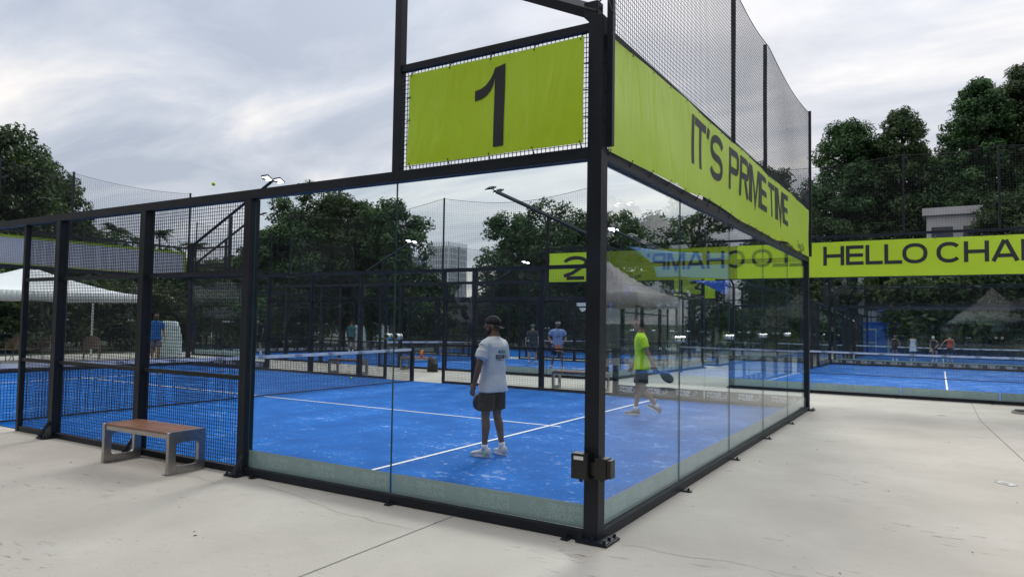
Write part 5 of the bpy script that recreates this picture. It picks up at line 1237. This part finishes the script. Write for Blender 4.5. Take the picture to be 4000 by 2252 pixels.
# B: neon shirt, walking to the left, racket trailing in the left hand
B, gB, JB, shB, sB = person('person in neon yellow T-shirt and black shorts walking left behind the end wall glass', (-2.27, 7.05), R(112), 1.76, SK_M, NEON, GREYS, SHT,
    dict(hipL=(-.095, .0, .90), kneeL=(-.10, -.02, .50), ankL=(-.10, -.28, .165), pitchL=-R(32), toeL=0, hipR=(.095, 0, .90), kneeR=(.10, .07, .49), ankR=(.10, .11, .085), toeR=0, shL=(-.19, -.01, 1.42), elL=(-.24, -.10, 1.15), wrL=(-.26, -.20, .93), shR=(.19, .0, 1.42), elR=(.24, .02, 1.14), wrR=(.235, .14, .90), lean=R(3), head=R(-3)),
    vox=.009, curl={'L': 1.1, 'R': .5}, shirt_len=.83, sleeve=.72, hair='short', beard=False)
racket(B, gB['L'][0]+V3(0, -.03, 0), V3(-.12, -.78, -.55), V3(.55, -.5, .62), 'dark green and black padel racket trailing behind the person in the neon T-shirt', mat('racket_green', (.02, .06, .03), .3, noise=.9, nscale=14))
# C: blue shirt, walking towards the viewer behind the mesh
C, gC, JC, _, sC = person('person in blue T-shirt and grey patterned shorts facing the viewer through the mesh', (-20.85, 9.35), R(-122), 1.76, SK_M, BLUET, GSH, SHW, dict(kneeL=(-.10, .14, .52), ankL=(-.10, .06, .12), ankR=(.10, -.16, .10), wrL=(-.27, .10, .90), wrR=(.27, -.02, .90), nod=R(8)), vox=.013, beard=True, glasses=True, shirt_len=.83)
D_ = person('person in dark teal T-shirt and black shorts seen from behind left of the covered stack', (-25.3, 23.4), R(25), 1.7, SK_M, TEAL, BLK, SHW, dict(nod=R(25), elL=(-.28, .02, 1.16), wrL=(-.30, .12, .92)), vox=.018)
E_, gE, JE, _, sE = person('person in charcoal shirt with a turquoise visor seen from behind through two mesh walls', (-12.25, 20.6), R(30), 1.68, SK_L, GREYS, GREYS, mat('brown_shoe', (.35, .18, .06), .7), dict(ankL=(-.16, 0, .085), ankR=(.16, 0, .085), kneeL=(-.14, .02, .49), kneeR=(.14, .02, .49), wrL=(-.30, .02, .9), elL=(-.28, -.03, 1.15)), vox=.016, haircol=(.10, .06, .04), headband=mat('turquoise_band', (.05, .30, .34), .7))
F_, gF, JF, shF, sF = person('person in pale blue printed T-shirt with white headband and orange shoes behind the mesh', (-9.35, 17.3), R(-150), 1.78, SK_M, LAV, BLK, SHO,
    dict(kneeL=(-.15, .12, .50), ankL=(-.19, -.02, .085), toeL=20, kneeR=(.14, .06, .49), ankR=(.20, -.10, .14), pitchR=-R(25), toeR=-15, elL=(-.30, -.02, 1.16), wrL=(-.22, .20, 1.0), elR=(.32, -.02, 1.17), wrR=(.20, .20, .98), head=R(42)), vox=.014, headband=WHITE, beard=True, shirt_len=.84, build_=1.07)
wristband(F_, JF['elR'], JF['wrR'], WHITE, sF); wristband(F_, JF['elL'], JF['wrL'], RUBBER, sF)
racket(F_, gF['R'][0], V3(-.75, .25, -.55), V3(0, 1, .3), 'orange faced padel racket held across by the person with the white headband', mat('racket_orange', (.50, .10, .03), .35, noise=.4, nscale=20))
m = MB(); y0 = .16
for q, pts in enumerate((((-.06, 1.18), (-.03, 1.26), (-.05, 1.32)), ((-.07, 1.2), (.0, 1.19), (.05, 1.21), (.10, 1.18)), ((-.03, 1.26), (.02, 1.22)))): ribbon(m, list(pts), .014, lambda u_, v_, q=q: (u_*1.02, y0+.001*q, v_*1.02), 0, .02)
o = m.build('shirt_print', mat('print_navy', (.04, .02, .10), .6), F_, False, True); sw = o.modifiers.new('w', 'SHRINKWRAP'); sw.target = shF; sw.wrap_method = 'PROJECT'; sw.use_project_y = True; sw.use_negative_direction = True; sw.use_positive_direction = True; sw.offset = .004
person('person in black T-shirt and shorts half hidden by the left glass frame', (-25.2, 17.1), R(70), 1.78, SK_M, BLK, BLK, SHW, dict(ankL=(-.15, .1, .085), ankR=(.13, -.12, .085)), vox=.018)
gw = 'women players on the distant court'
person('player in white tank top, white skirt and green cap on the distant court', (.88, 45.6), R(12), 1.68, SK_M, TSW, TSW, SHW, dict(elL=(-.32, -.04, 1.2), wrL=(-.20, .02, 1.03), wrR=(.27, .06, .92)), vox=.018, female=True, skirt=True, tank=True, hair='pony', haircol=(.03, .018, .012), cap=(mat('green_cap', (.02, .12, .05), .7), 1), shirt_len=.92, group=gw)
person('player in dark top, leftmost by the kiosk on the distant court', (-.1, 45.3), R(190), 1.62, SK_M, BLK, GREYS, SHW, dict(elL=(-.3, -.02, 1.2), wrL=(-.28, .12, 1.0)), vox=.018, female=True, tank=True, hair='pony', shirt_len=.9, group=gw)
W3, gW3, _, _, _ = person('player in black top and white cap, third from the left on the distant court', (2.05, 46.1), R(160), 1.62, SK_L, BLK, BLK, SHW, dict(lean=R(18), wrL=(-.18, .2, .98), wrR=(.18, .2, .98)), vox=.018, female=True, tank=True, hair='short', haircol=(.35, .26, .12), cap=(WHITE, 1), shirt_len=.9, group=gw)
racket(W3, gW3['R'][0], V3(-.4, .4, -.6), V3(0, 1, .3), 'tan padel racket held low by the player in the white cap', mat('racket_tan', (.35, .2, .12), .4))
W4, gW4, _, _, _ = person('player in red and black top and black skirt, rightmost on the distant court', (2.83, 44.6), R(20), 1.70, SK_L, RED, BLK, mat('red_shoe', (.35, .04, .03), .6), dict(elL=(-.34, .06, 1.22), wrL=(-.46, .16, 1.0)), vox=.018, female=True, skirt=True, tank=True, hair='short', haircol=(.06, .01, .01), shirt_len=.94, group=gw)
